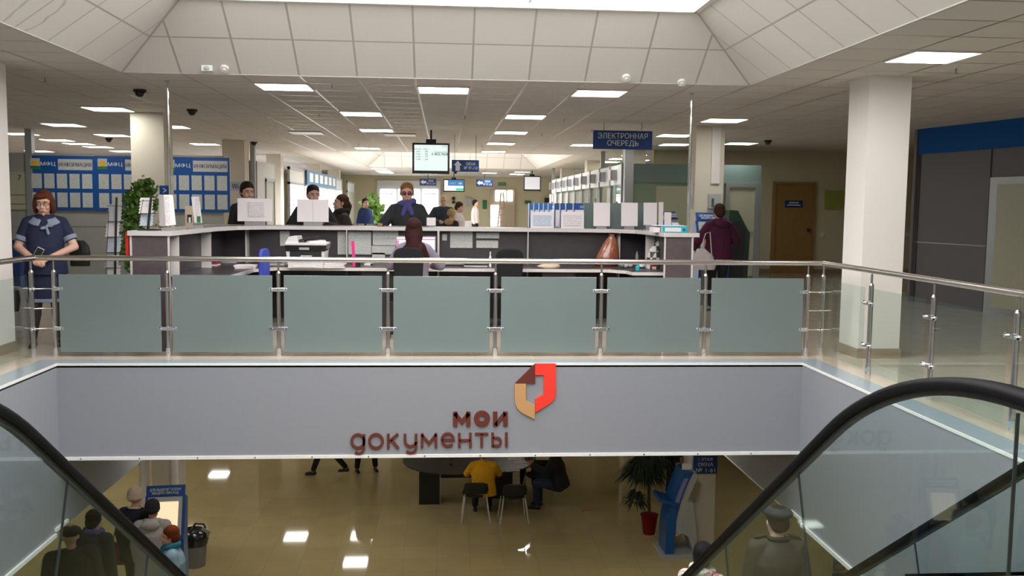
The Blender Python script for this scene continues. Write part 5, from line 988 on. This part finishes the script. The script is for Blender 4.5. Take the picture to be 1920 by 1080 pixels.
def person(label, loc, rz=0, h=1.7, bw=1.0, skin='skin', arms=None, legs=None, head=(0, 0, 0), hair=None, hair_style='short', hat=None, top=None, sleeve='long', top_len=.86, coat_r=1.0, collar=None,
           bottom='trousers', bmat='black_cloth', skirt_z=.5, shoes='black', vox=.012, face=True, hands=True, cat='person', lean=0, seated=False, glasses=None, belly=0, group=None):
    t = thing('person', label, cat, loc, rz, group, h/1.7)
    dz = -.45 if seated else 0
    P = V((0, 0, .93+dz)); up = V((0, -math.sin(lean), math.cos(lean))); fw = V((0, -math.cos(lean), -math.sin(lean)))
    def T(x, y, z): return P + V((x, 0, 0)) + up*(z-.93) + fw*(-y)      # torso frame: y back, z as when standing
    sh = {s: T(s*.152*bw, .01, 1.365) for s in (-1, 1)}
    arms = arms or {}
    A = {}
    for s in (-1, 1):
        e, w_ = arms.get(s, (None, None)); e = V(e) if e else sh[s]+V((s*.045, .02, -.27)); w_ = V(w_) if w_ else e+V((0, -.06, -.25)); A[s] = (sh[s], e, w_)
    LG_ = {}
    for s in (-1, 1):
        if seated: d = (T(s*.09, 0, .92), V((s*.12, -.42, .50)), V((s*.12, -.40, .09)))
        else: d = (T(s*.09, 0, .90), V((s*.095, -.02, .50)), V((s*.095, .02, .09)))
        if legs and s in legs: k, a = legs[s]; d = (d[0], V(k), V(a))
        LG_[s] = d
    hc = T(0, -.02, 1.575); HR = Matrix.Rotation(head[0], 3, 'Z') @ Matrix.Rotation(head[1], 3, 'X') @ Matrix.Rotation(head[2], 3, 'Y')
    def Hd(x, y, z): return hc + HR @ V((x, y, z))*1.09
    sx_ = bw
    def ell(b, c, r, n=18, rot=None): b.ball(c, tuple(q*(1.09 if rot is HR else 1) for q in r), n, rot); return b
    LR = Matrix.Rotation(lean, 3, 'X')
    b = B()
    ell(b, T(0, 0, .96), (.155*sx_, .115+belly*.5, .13), rot=LR); ell(b, T(0, -belly*.5, 1.12), (.14*sx_, .105+belly, .16), rot=LR); ell(b, T(0, 0, 1.27), (.155*sx_, .11, .16), rot=LR)
    b.cap(sh[-1], .05, sh[1], .05); b.cap(sh[-1], .05, T(0, .01, 1.43), .045); b.cap(sh[1], .05, T(0, .01, 1.43), .045); b.cap(T(0, .01, 1.36), .062, T(0, -.005, 1.50), .052)
    for s in (-1, 1):
        S_, e, w_ = A[s]; b.cap(S_, .056*sx_, e, .043*(.6+.4*sx_)); b.cap(e, .043*(.6+.4*sx_), w_, .027)
        if hands:
            d = (w_-e).normalized(); sd = d.cross(V((0, 1, .2)))
            if sd.length < .2: sd = d.cross(V((1, 0, 0)))
            sd = sd.normalized()*(-s); nn = d.cross(sd).normalized()*s; fr = max(.0078, vox*.75)
            for k, ln in enumerate((.066, .078, .073, .056)):
                kn = w_+d*.085+sd*(.026-.0175*k); b.cap(w_+d*.01+sd*(.012-.008*k), .017, kn, max(.0115, fr*1.1), 8); m_ = kn+d*ln*.52+nn*.008; b.cap(kn, fr*1.08, m_, fr, 8); b.cap(m_, fr, m_+d*ln*.36+nn*.03, fr*.85, 8)
            b.cap(w_+d*.02+sd*.015, .014, w_+d*.055+sd*.047, fr*1.15, 8); b.cap(w_+d*.055+sd*.047, fr*1.15, w_+d*.088+sd*.052+nn*.012, fr*.9, 8)
        K = LG_[s]; b.cap(K[0], .085*sx_, K[1], .056); b.cap(K[1], .056, K[2], .036); b.cap(K[1]+(K[2]-K[1])*.3+V((0, .015, 0)), .05, K[2], .034)
        b.cap(K[2]+V((0, .02, -.045)), .032, K[2]+V((0, -.14, -.065)), .026)
    # head
    ell(b, Hd(0, .012, .03), (.074, .092, .092), rot=HR); ell(b, Hd(0, -.018, -.045), (.058, .068, .072), rot=HR); b.cap(Hd(0, -.07, -.095), .018, Hd(0, -.06, -.09), .02, 8)
    if face:
        b.cap(Hd(0, -.088, .012), .009, Hd(0, -.104, -.022), .013, 8); b.cap(Hd(-.013, -.092, -.026), .009, Hd(.013, -.092, -.026), .009, 8); b.cap(Hd(-.04, -.078, .038), .010, Hd(.04, -.078, .038), .010, 8); b.cap(Hd(-.02, -.083, -.062), .010, Hd(.02, -.083, -.062), .010, 8)
        for s in (-1, 1): ell(b, Hd(s*.038, -.062, -.025), (.024, .022, .026), 12)
    for s in (-1, 1): ell(b, Hd(s*.076, .012, -.002), (.010, .018, .030), 10, rot=HR)
    blob(b, 'body', skin, t, vox, 3)
    if face:
        for s in (-1, 1):
            e_ = B().ball(Hd(s*.031, -.079, .014), (.0120, .007, .0068), 10, HR).build('eye', 'eye_white', t, world=False, smooth=1); B().ball(Hd(s*.031, -.0855, .014), (.0062, .003, .0060), 8, HR).build('pupil', 'eye_dark', e_, world=False)
            B().cap(Hd(s*.045, -.081, .034), .0038, Hd(s*.018, -.089, .037), .0042, 6).build('eyebrow', hair or 'hair_brown', t, world=False)
        B().ball(Hd(0, -.093, -.060), (.022, .006, .007), 10, HR).build('mouth', 'lips', t, world=False, smooth=1)
    if glasses:
        g = B()
        for s in (-1, 1):
            g.tube([Hd(s*.033+.024*math.cos(a), -.098+.006*abs(math.cos(a)), .012+.018*math.sin(a)) for a in [i*2*PI/14 for i in range(15)]], .0022, 6); g.tube([Hd(s*.057, -.09, .018), Hd(s*.078, .0, .016)], .002, 6)
        g.tube([Hd(-.009, -.1, .015), Hd(.009, -.1, .015)], .002, 6); go = g.build('glasses', 'black', t, world=False)
        if glasses != 'clear':
            for s in (-1, 1): B().ball(Hd(s*.033, -.096, .012), (.023, .002, .017), 12, HR).build('lens', glasses, go, world=False)
    # hair
    if hair:
        b = B(); fb = {'man': (.024, .062, .084), 'crop': (.024, .060, .078)}.get(hair_style, (.022, .058, .088)); ell(b, Hd(0, fb[0], fb[1]), (.082, .094, fb[2]-.008), rot=HR)
        if hair_style in ('short', 'man', 'crop'):
            k = {'short': 1, 'man': .6, 'crop': .3}[hair_style]
            ell(b, Hd(0, .055, -.005), (.076, .060, .062+.014*k), rot=HR)
            for s in (-1, 1): ell(b, Hd(s*.068, .02, .02), (.012+.006*k, .042, .034+.012*k), 12, rot=HR)
        if hair_style == 'bob':
            ell(b, Hd(0, .05, -.03), (.092, .075, .10), rot=HR)
            for s in (-1, 1): ell(b, Hd(s*.080, .0, -.02), (.026, .055, .092), 14, rot=HR)
            ell(b, Hd(-.02, -.058, .085), (.06, .04, .03), 14, rot=HR)
        if hair_style == 'long':
            for s in (-1, 1): ell(b, Hd(s*.065, .03, -.04), (.03, .05, .10), 12, rot=HR)
            ell(b, Hd(0, .07, -.05), (.085, .05, .12), rot=HR); b.cap(Hd(0, .08, -.06), .08, Hd(.0, .11, -.22), .105, 14); b.cap(Hd(-.06, .10, -.18), .08, Hd(-.13, .08, -.30), .05, 14); b.cap(Hd(.05, .11, -.2), .08, Hd(-.02, .13, -.42), .05, 14)
        if hair_style == 'ponytail':
            ell(b, Hd(0, .05, 0), (.076, .06, .07), rot=HR); b.cap(Hd(0, .10, .03), .03, Hd(0, .135, -.02), .032, 10); b.cap(Hd(0, .135, -.02), .032, Hd(0, .12, -.17), .016, 10)
            for s in (-1, 1): ell(b, Hd(s*.066, .02, .02), (.014, .04, .05), 12, rot=HR)
        ho = blob(b, 'hair', hair, t, max(vox, .007), 2)
    if hat:
        kind, hm = hat; b = B()
        if kind == 'beanie':
            ell(b, Hd(0, .015, .055), (.094, .108, .10), rot=HR); ell(b, Hd(0, .012, .015), (.097, .110, .03), rot=HR); ell(b, Hd(0, .04, .02), (.09, .09, .06), rot=HR)
        else:
            ell(b, Hd(0, .02, .075), (.105, .128, .045), rot=HR); ell(b, Hd(0, -.04, .062), (.095, .11, .028), rot=HR); ell(b, Hd(0, .012, .048), (.088, .103, .035), rot=HR); ell(b, Hd(0, -.10, .04), (.06, .06, .010), rot=HR)
        blob(b, 'hat', hm, t, max(vox, .006), 3)
    # lower garment
    b = B()
    if bottom == 'trousers':
        ell(b, T(0, 0, .95), (.17*sx_, .125, .12), rot=LR)
        for s in (-1, 1): K = LG_[s]; b.cap(K[0], .098*sx_, K[1], .072); b.cap(K[1], .072, K[2]+(K[1]-K[2])*.05, .055)
        blob(b, 'trousers', bmat, t, max(vox, .010), 3)
    elif bottom == 'skirt':
        if not seated:
            b.loft([(skirt_z, .165*sx_, .125, 0, 0), ((skirt_z+.93)/2, .178*sx_, .14, 0, 0), (.95, .175*sx_, .135, 0, 0), (1.05, .15*sx_, .12, 0, 0)], 28)
            blob(b, 'skirt', bmat, t, max(vox, .008), 3); 
        for s in (-1, 1): pass
    # upper garment
    if top:
        b = B(); g = .018*coat_r+.006
        rings = [(top_len, .175*sx_+g*1.2, .13+g+belly*.6, 0, 0), (.95, .17*sx_+g, .125+g+belly*.7, 0, 0), (1.10, .148*sx_+g, .112+g+belly, 0, -belly*.4), (1.25, .165*sx_+g, .118+g+belly*.3, 0, 0), (1.34, .155*sx_+g*.5, .100+g*.8, 0, 0), (1.40, .115*sx_+g*.4, .080+g*.6, 0, 0), (1.455, .07, .068, 0, .004)]
        b.loft(rings, 28); Tm = Matrix.Translation(P) @ Matrix.Rotation(lean, 4, 'X') @ Matrix.Translation((0, 0, -.93)); bmesh.ops.transform(b.bm, matrix=Tm, verts=b.bm.verts[:])
        for s in (-1, 1):
            S_, e, w_ = A[s]; b.cap(S_, .048*sx_+g*.62, T(0, .01, 1.42), .055); b.cap(S_, .048*sx_+g*.62, e if sleeve == 'long' else S_+(e-S_)*.62, .045*(.6+.4*sx_)+g*.75)
            if sleeve == 'long': b.cap(e, .045*(.6+.4*sx_)+g*.75, w_-(w_-e)*.06, .034+g*.6)
        if seated and top_len < .8: ell(b, V((0, -.2, .55)), (.2, .26, .1))
        tp_ = blob(b, 'coat' if top_len < .8 else 'top', top, t, max(vox, .009), 3)
    if collar:
        kind, cm = collar; b = B()
        if kind == 'scarf':
            n = 18; b.tube([T(.088*math.cos(a), -.0+.082*math.sin(a), 1.455+.02*math.sin(a+1)) for a in [i*2*PI/n for i in range(n+1)]], .042, 12); b.cap(T(.0, -.10, 1.43), .04, T(-.05, -.135, 1.30), .03, 10); b.cap(T(.02, -.10, 1.43), .04, T(.07, -.135, 1.31), .035, 10); blob(b, 'scarf', cm, t, max(vox, .008), 2)
        elif kind == 'hood':
            ell(b, T(0, .115, 1.40), (.13, .07, .08), rot=LR); n = 16; b.tube([T(.10*math.cos(a), .02+.085*math.sin(a), 1.44+.02*math.sin(a)) for a in [i*2*PI/n for i in range(n+1)]], .030, 10); blob(b, 'hood', cm, t, max(vox, .010), 3)
        elif kind == 'collar':
            n = 20; b.tube([T(.082*math.cos(a), .008+.078*math.sin(a), 1.445+.018*math.sin(a)) for a in [i*2*PI/n for i in range(n+1)]], .020, 10); blob(b, 'collar', cm, t, max(vox, .007), 2)
    # shoes
    if shoes:
        for s in (-1, 1):
            K = LG_[s][2]; b = B(); b.cap(K+V((0, .03, -.048)), .038, K+V((0, -.13, -.058)), .031, 10); b.box(K.x-.034, K.x+.034, K.y-.165, K.y+.065, max(0.001, K.z-.089), K.z-.06); blob(b, 'shoe', shoes, t, max(vox, .008), 2)
    t['_j'] = 0; del t['_j']
    return t, Hd, T, A, LG_
def loc_at(u, v, z, dx=0): p = atz(u, v, z); return (p.x+dx, p.y, z)
# woman in the navy dress by the railing corner
hv = 1.59
t, Hd, T, A, LGs = person('woman in a navy dress with grey collar holding a phone by the railing corner', (-4.09, 9.86, 0), .30, hv, 1.10, 'skin_warm',
    arms={-1: ((-.27, -.02, 1.10), (-.10, -.235, .98)), 1: ((.29, -.05, 1.10), (.04, -.26, .985))}, legs={-1: ((-.10, -.04, .5), (-.15, -.02, .09)), 1: ((.09, .0, .5), (.10, .03, .09))}, head=(-.12, .22, 0), hair='hair_auburn', hair_style='bob',
    top='navy', sleeve='short', top_len=.80, bottom='skirt', bmat='navy', skirt_z=.50, vox=.0065, glasses='clear', belly=.045)
b = B(); b.loft([(.495, .203, .130, 0, 0), (.535, .207, .135, 0, 0)], 28); blob(b, 'hem_band', 'denim_trim', t, .007, 1)
b = B(); n = 48
for i in range(n+1):
    a = -PI/2+PI*.12+i*(2*PI-PI*.24)/n; p = T(.108*math.cos(a), -.005+.10*math.sin(a), 1.425-.035*max(0, -math.sin(a))); q = T(.155*math.cos(a), -.012+.135*math.sin(a), 1.385-.05*max(0, -math.sin(a))); b.cap(p, .014, q, .012, 6)
blob(b, 'collar', 'denim_trim', t, .007, 2)
b = B(); b.ball(T(.03, -.165, 1.325), (.018, .015, .018), 8); b.ball(T(.065, -.160, 1.345), (.035, .014, .028), 10, Matrix.Rotation(.5, 3, 'Y')); b.ball(T(-.005, -.165, 1.31), (.03, .014, .02), 10, Matrix.Rotation(-.3, 3, 'Y')); b.cap(T(.03, -.165, 1.32), .012, T(.045, -.17, 1.25), .018, 8); blob(b, 'bow', 'denim_trim', t, .006, 1)
for s in (-1, 1):
    S_, e, w_ = A[s]; c = S_+(e-S_)*.63; d = (e-S_).normalized(); b = B(); b.cyl(c-d*.022, c+d*.03, .078, .074, 20); blob(b, 'cuff', 'denim_trim', t, .007, 1)
for s in (-1, 1): K = LGs[s]; b = B(); b.cap(K[1]+V((0, 0, .04)), .066, K[2], .038, 12); b.cap(K[1]+(K[2]-K[1])*.3+V((0, .015, 0)), .058, K[2], .036, 12); blob(b, 'tights', 'tights', t, .008, 2)
ph = thing('phone', 'dark smartphone held by the woman in the navy dress', 'phone', ROOTM[t.name] @ V((-.075, -.30, .985)), .3)
B().box(-.034, .034, -.005, .005, 0, .13, Matrix.Rotation(.5, 4, 'Y') @ Matrix.Rotation(.3, 4, 'X')).build('case', 'kiosk_white', ph, world=False, bevel=.003); B().box(-.030, .030, -.0065, -.005, .006, .124, Matrix.Rotation(.5, 4, 'Y') @ Matrix.Rotation(.3, 4, 'X')).build('phone_screen', 'black_gloss', ph, world=False)
bg = thing('handbag', 'black handbag hanging beside the woman in the navy dress', 'bag', (-4.52, 9.95, .35)); B().loft([(0, .10, .06, 0, 0), (.12, .12, .07, 0, 0), (.22, .11, .06, 0, 0), (.28, .08, .04, 0, 0), (.3, .03, .02, 0, 0)], 28).build('body', 'leather_dark', bg, world=False, smooth=1); B().tube([(-.08, 0, .3), (-.03, .0, .5), (.05, 0, .5), (.08, 0, .3)], .008, 8).build('strap', 'leather_dark', bg, world=False)
# visitors behind the counter
def at_counter(u, y): return (aty(u, 380, y).x, y, 0)
def hh(v, y): return aty(960, v, y).z     # height of a head top seen at v
person('visitor with dark short hair bending behind the sheet with small print', at_counter(462, 13.15), .35, hh(349, 13.2), 1.0, hair='hair_dark', hair_style='short', top='black_cloth', vox=.011, head=(.2, .15, 0), collar=('collar', 'black_cloth'), lean=.12)
person('short-haired man in black looking down behind the blank double sheet', at_counter(586, 13.2), .25, hh(353, 13.3), 1.15, hair='hair_dark', hair_style='crop', top='black_cloth', vox=.011, head=(.15, .2, 0), lean=.1, arms={-1: ((-.33, -.12, 1.12), (-.15, -.38, 1.18)), 1: ((.3, -.15, 1.12), (.1, -.4, 1.2))})
person('woman in brown with fair hair tied in a ponytail, facing the double sheet', at_counter(641, 13.6), -1.25, hh(370, 13.6), 1.05, hair='hair_brown', hair_style='ponytail', top='brown_cloth', vox=.010, head=(0, -.1, 0), collar=('scarf', 'black_cloth'), coat_r=1.6)
t, *_ = person('person with fair hair and tinted glasses in a blue scarf leaning on the counter', at_counter(763, 13.02), .0, hh(350, 13.0)*1.01, 1.12, 'skin_warm', hair='hair_fair', hair_style='man', top='charcoal', vox=.0075, head=(.05, .12, 0), glasses='lens_red', collar=('scarf', 'scarf_blue'), coat_r=1.6,
    arms={-1: ((-.34, -.12, 1.12), (-.33, -.36, 1.14)), 1: ((.30, -.02, 1.10), (.27, -.2, 1.0))})
# seated clerk seen from behind
t, Hd, *_ = person('seated clerk seen from behind with very long dark red hair and hair clip', (aty(776, 450, 10.62).x, 10.62, .09), PI, 1.70, .95, hair='hair_wine', hair_style='long', top='lilac_cloth', vox=.010, seated=True, head=(0, -.12, 0), arms={-1: ((-.30, -.1, .72), (-.22, -.34, .70)), 1: ((.27, -.1, .72), (.2, -.34, .70))}, face=False)
B().ball(Hd(.0, .125, -.02), (.02, .012, .008), 8).build('hair_clip', 'white', t, world=False)
# farther visitors of the upper hall
person('person in a puffy blue jacket standing beside the distant plant', at_counter(685, 24), .5, hh(376, 24), .9, 'skin_warm', hair='hair_dark', hair_style='short', top='puffer_blue', vox=.016, coat_r=1.5, collar=('hood', 'puffer_blue'))
person('bald man in a dark slate jacket reading a paper beyond the counter', at_counter(831, 22), .1, hh(369, 22), 1.2, 'skin_warm', top='dark_slate', vox=.014, coat_r=2, head=(0, .25, 0), collar=('collar', 'dark_slate'), arms={-1: ((-.33, -.08, 1.12), (-.14, -.34, 1.1)), 1: ((.33, -.05, 1.1), (.12, -.33, 1.1))})
person('dark-haired woman in a white jacket next to the bald man', at_counter(860, 21), 1.2, hh(381, 21), 1.0, 'skin_warm', hair='hair_brown', hair_style='short', top='white_cloth', vox=.014, coat_r=1.6, head=(.1, .3, 0))
person('small person in a tan fur hood seen between the bald man and the white jacket', at_counter(846, 19.5), 2.6, hh(395, 19.5), 1.0, 'skin_warm', top='brown_cloth', vox=.014, hat=('beanie', 'tan_fur'), collar=('hood', 'tan_fur'), coat_r=1.6)
person('distant dark-haired woman in a white top near the end wall', at_counter(891, 34), 1.2, hh(376, 34), .95, hair='hair_black', hair_style='short', top='white_cloth', bmat='black_cloth', vox=.02, hands=False)
# woman in purple at the kiosk
t, Hd, T, A, _ = person('woman in a purple jacket with a cream bag facing the blue ticket kiosk', at_counter(1349, 13.35), PI+.15, hh(379, 13.4), 1.12, hair='hair_brown', hair_style='short', top='plum', vox=.011, face=False, coat_r=1.8, collar=('hood', 'plum'), top_len=.80, arms={-1: ((-.33, -.05, 1.12), (-.22, -.3, 1.15)), 1: ((.36, -.02, 1.10), (.27, -.28, 1.0))})
bp = aty(1312, 470, 13.2); bg = thing('handbag', 'cream handbag hanging at the side of the woman in purple', 'bag', (bp.x+.05, 13.1, .62)); B().loft([(0, .15, .07, 0, 0), (.06, .17, .08, 0, 0), (.2, .14, .06, -.02, 0), (.3, .06, .03, -.06, 0)], 18).build('body', 'white_cloth', bg, world=False, smooth=1); B().tube([(-.07, 0, .28), (.0, 0, .52), (.08, .05, .54), (.1, 0, .2)], .007, 8).build('strap', 'white_cloth', bg, world=False)
# ---------------------------------------------------------------- people on the lower floor and escalators
def low(u, v, H_): p = atz(u, v, LF+H_); return (p.x, p.y, LF)
t, *_ = person('person in a beige knit hat and navy coat at the lower kiosk', low(253, 914, 1.70), PI-.25, 1.68, 1.12, face=False, hat=('beanie', 'beige_wool'), top='navy_dark', bmat='charcoal', vox=.011, collar=('collar', 'beige_wool'), coat_r=1.8, top_len=.72)
t, *_ = person('person in a black hat and light grey hooded coat behind the navy coat', low(285, 935, 1.64), PI+.05, 1.60, 1.15, face=False, hat=('beanie', 'black_cloth'), top='light_grey', bmat='jeans', vox=.010, collar=('hood', 'light_grey'), coat_r=2.2, top_len=.62)
t, *_ = person('red-haired woman in a pale blue quilted jacket and teal scarf, in profile', low(321, 985, 1.62), -1.35, 1.60, 1.12, 'skin_warm', hair='hair_red', hair_style='short', top='light_blue', bmat='jeans', vox=.009, collar=('scarf', 'scarf_teal'), coat_r=2.4, head=(-.1, .05, 0))
t, *_ = person('man in a black coat and flat cap seen through the escalator glass', low(132, 985, 1.76), PI+.5, 1.74, 1.32, face=False, hat=('cap', 'black_cloth'), top='black_cloth', bmat='black_cloth', vox=.012, coat_r=2.8, top_len=.55)
t, *_ = person('person in a long dark coat standing beyond the man in the flat cap', low(175, 955, 1.74), PI-.3, 1.72, 1.15, face=False, hair='hair_black', hair_style='short', top='charcoal', bmat='black_cloth', vox=.012, coat_r=2.6, top_len=.5, collar=('scarf', 'scarf_blue'))
bp = low(225, 1045, .55); bg = thing('handbag', 'dark red shoulder bag hanging by the navy coat', 'bag', (bp[0], bp[1], LF+.45)); B().box(-.14, .14, -.05, .05, 0, .32).build('body', 'maroon', bg, world=False, bevel=.02); B().tube([(-.1, 0, .3), (0, 0, .75), (.1, 0, .3)], .008, 8).build('strap', 'maroon', bg, world=False)
y = 6.5; x = aty(1457, 1000, y).x; ht = aty(1457, 951, y).z; z0 = step_z(6.6)
t, Hd, T, A, _ = person('man in a grey tweed flat cap and worn brown leather jacket riding the escalator', (x, y, z0), PI-.06, ht-z0, 1.12, 'skin_warm', face=False, hair='hair_dark', hair_style='crop', hat=('cap', 'grey_tweed'), top='leather', bmat='black_cloth', vox=.007, coat_r=2.0, top_len=.75, head=(.15, .05, 0), collar=('collar', 'leather_dark'))
for s in (-1, 1):
    a = T(s*.09, 0, 1.447); c = T(s*.19, .0, 1.425); b = B(); b.prism([(0, 0), (.1, 0), (.1, .045), (0, .045)], 'z', 0, .008); d = (c-a).normalized(); yv = V((0, 1, 0)); zv = d.cross(yv).normalized(); zv = zv if zv.z > 0 else -zv
    bmesh.ops.transform(b.bm, matrix=Matrix.Translation(a-yv*.02+zv*.02) @ Matrix((d, yv, zv)).transposed().to_4x4(), verts=b.bm.verts[:]); b.build('shoulder_strap', 'leather_dark', t, world=False)
y = 7.45; x = aty(1318, 1040, y).x; ht = aty(1318, 1020, y).z; z0 = step_z(7.5)
t, *_ = person('dark-haired person with a floral scarf lower on the escalator', (x, y, z0), PI-.5, ht-z0, 1.0, face=False, hair='hair_black', hair_style='short', top='floral', bmat='black_cloth', vox=.009, coat_r=2.4, collar=('scarf', 'floral'), top_len=.8)
# at the conference table
c = atz(900, 970, LF)
t, *_ = person('woman in a bright yellow sweater sitting with her back turned', (c.x+.05, pY.y+.0, LF), PI, 1.76, 1.16, face=False, hair='hair_fair', hair_style='short', top='yellow_knit', bmat='navy_dark', vox=.011, seated=True, lean=.05, arms={-1: ((-.27, -.15, .74), (-.12, -.42, .80)), 1: ((.27, -.15, .74), (.12, -.42, .80))})
c = atz(1040, 905, LF+.5)
person('person in black sitting hunched at the far end of the conference table', (c.x+.1, c.y+.0, LF), -1.9, 1.7, 1.2, hair='hair_dark', hair_style='short', top='black_cloth', bmat='jeans', vox=.014, seated=True, lean=.25, coat_r=2, arms={-1: ((-.27, -.2, .75), (-.1, -.5, .80)), 1: ((.27, -.2, .75), (.1, -.5, .80))})
c = tp(985, 856)
person('person in a pinkish top leaning over papers behind the conference table', (c.x+.1, c.y+.75, LF), 0, 1.6, 1.0, top='beige', hair='hair_brown', bmat='black_cloth', vox=.014, seated=True, lean=.3, arms={-1: ((-.27, -.3, .78), (-.1, -.55, .80)), 1: ((.27, -.3, .78), (.12, -.55, .80))})
c = atz(619, 893, LF); person('walking person of whom only dark trousers and shoes show under the fascia', (c.x, c.y+.1, LF), -1.4, 1.7, 1.0, top='black_cloth', hair='hair_dark', bmat='black_cloth', vox=.016, legs={-1: ((-.08, -.2, .5), (-.06, -.35, .10)), 1: ((.08, .05, .48), (.07, .30, .16))})
c = atz(686, 886, LF); person('standing person whose two dark shoes show beside the table under the lettering', (c.x, c.y+.1, LF), .3, 1.72, 1.0, top='charcoal', hair='hair_dark', bmat='black_cloth', vox=.016, legs={-1: ((-.15, -.02, .5), (-.19, 0, .09)), 1: ((.15, -.02, .5), (.19, 0, .09))})
c = atz(1262, 880, LF+.9); person('dark-clad person bending right behind the curved blue kiosk', (c.x+.2, c.y+1.0, LF), 1.2, 1.7, 1.0, top='black_cloth', hair='hair_black', bmat='black_cloth', vox=.014, lean=.3)
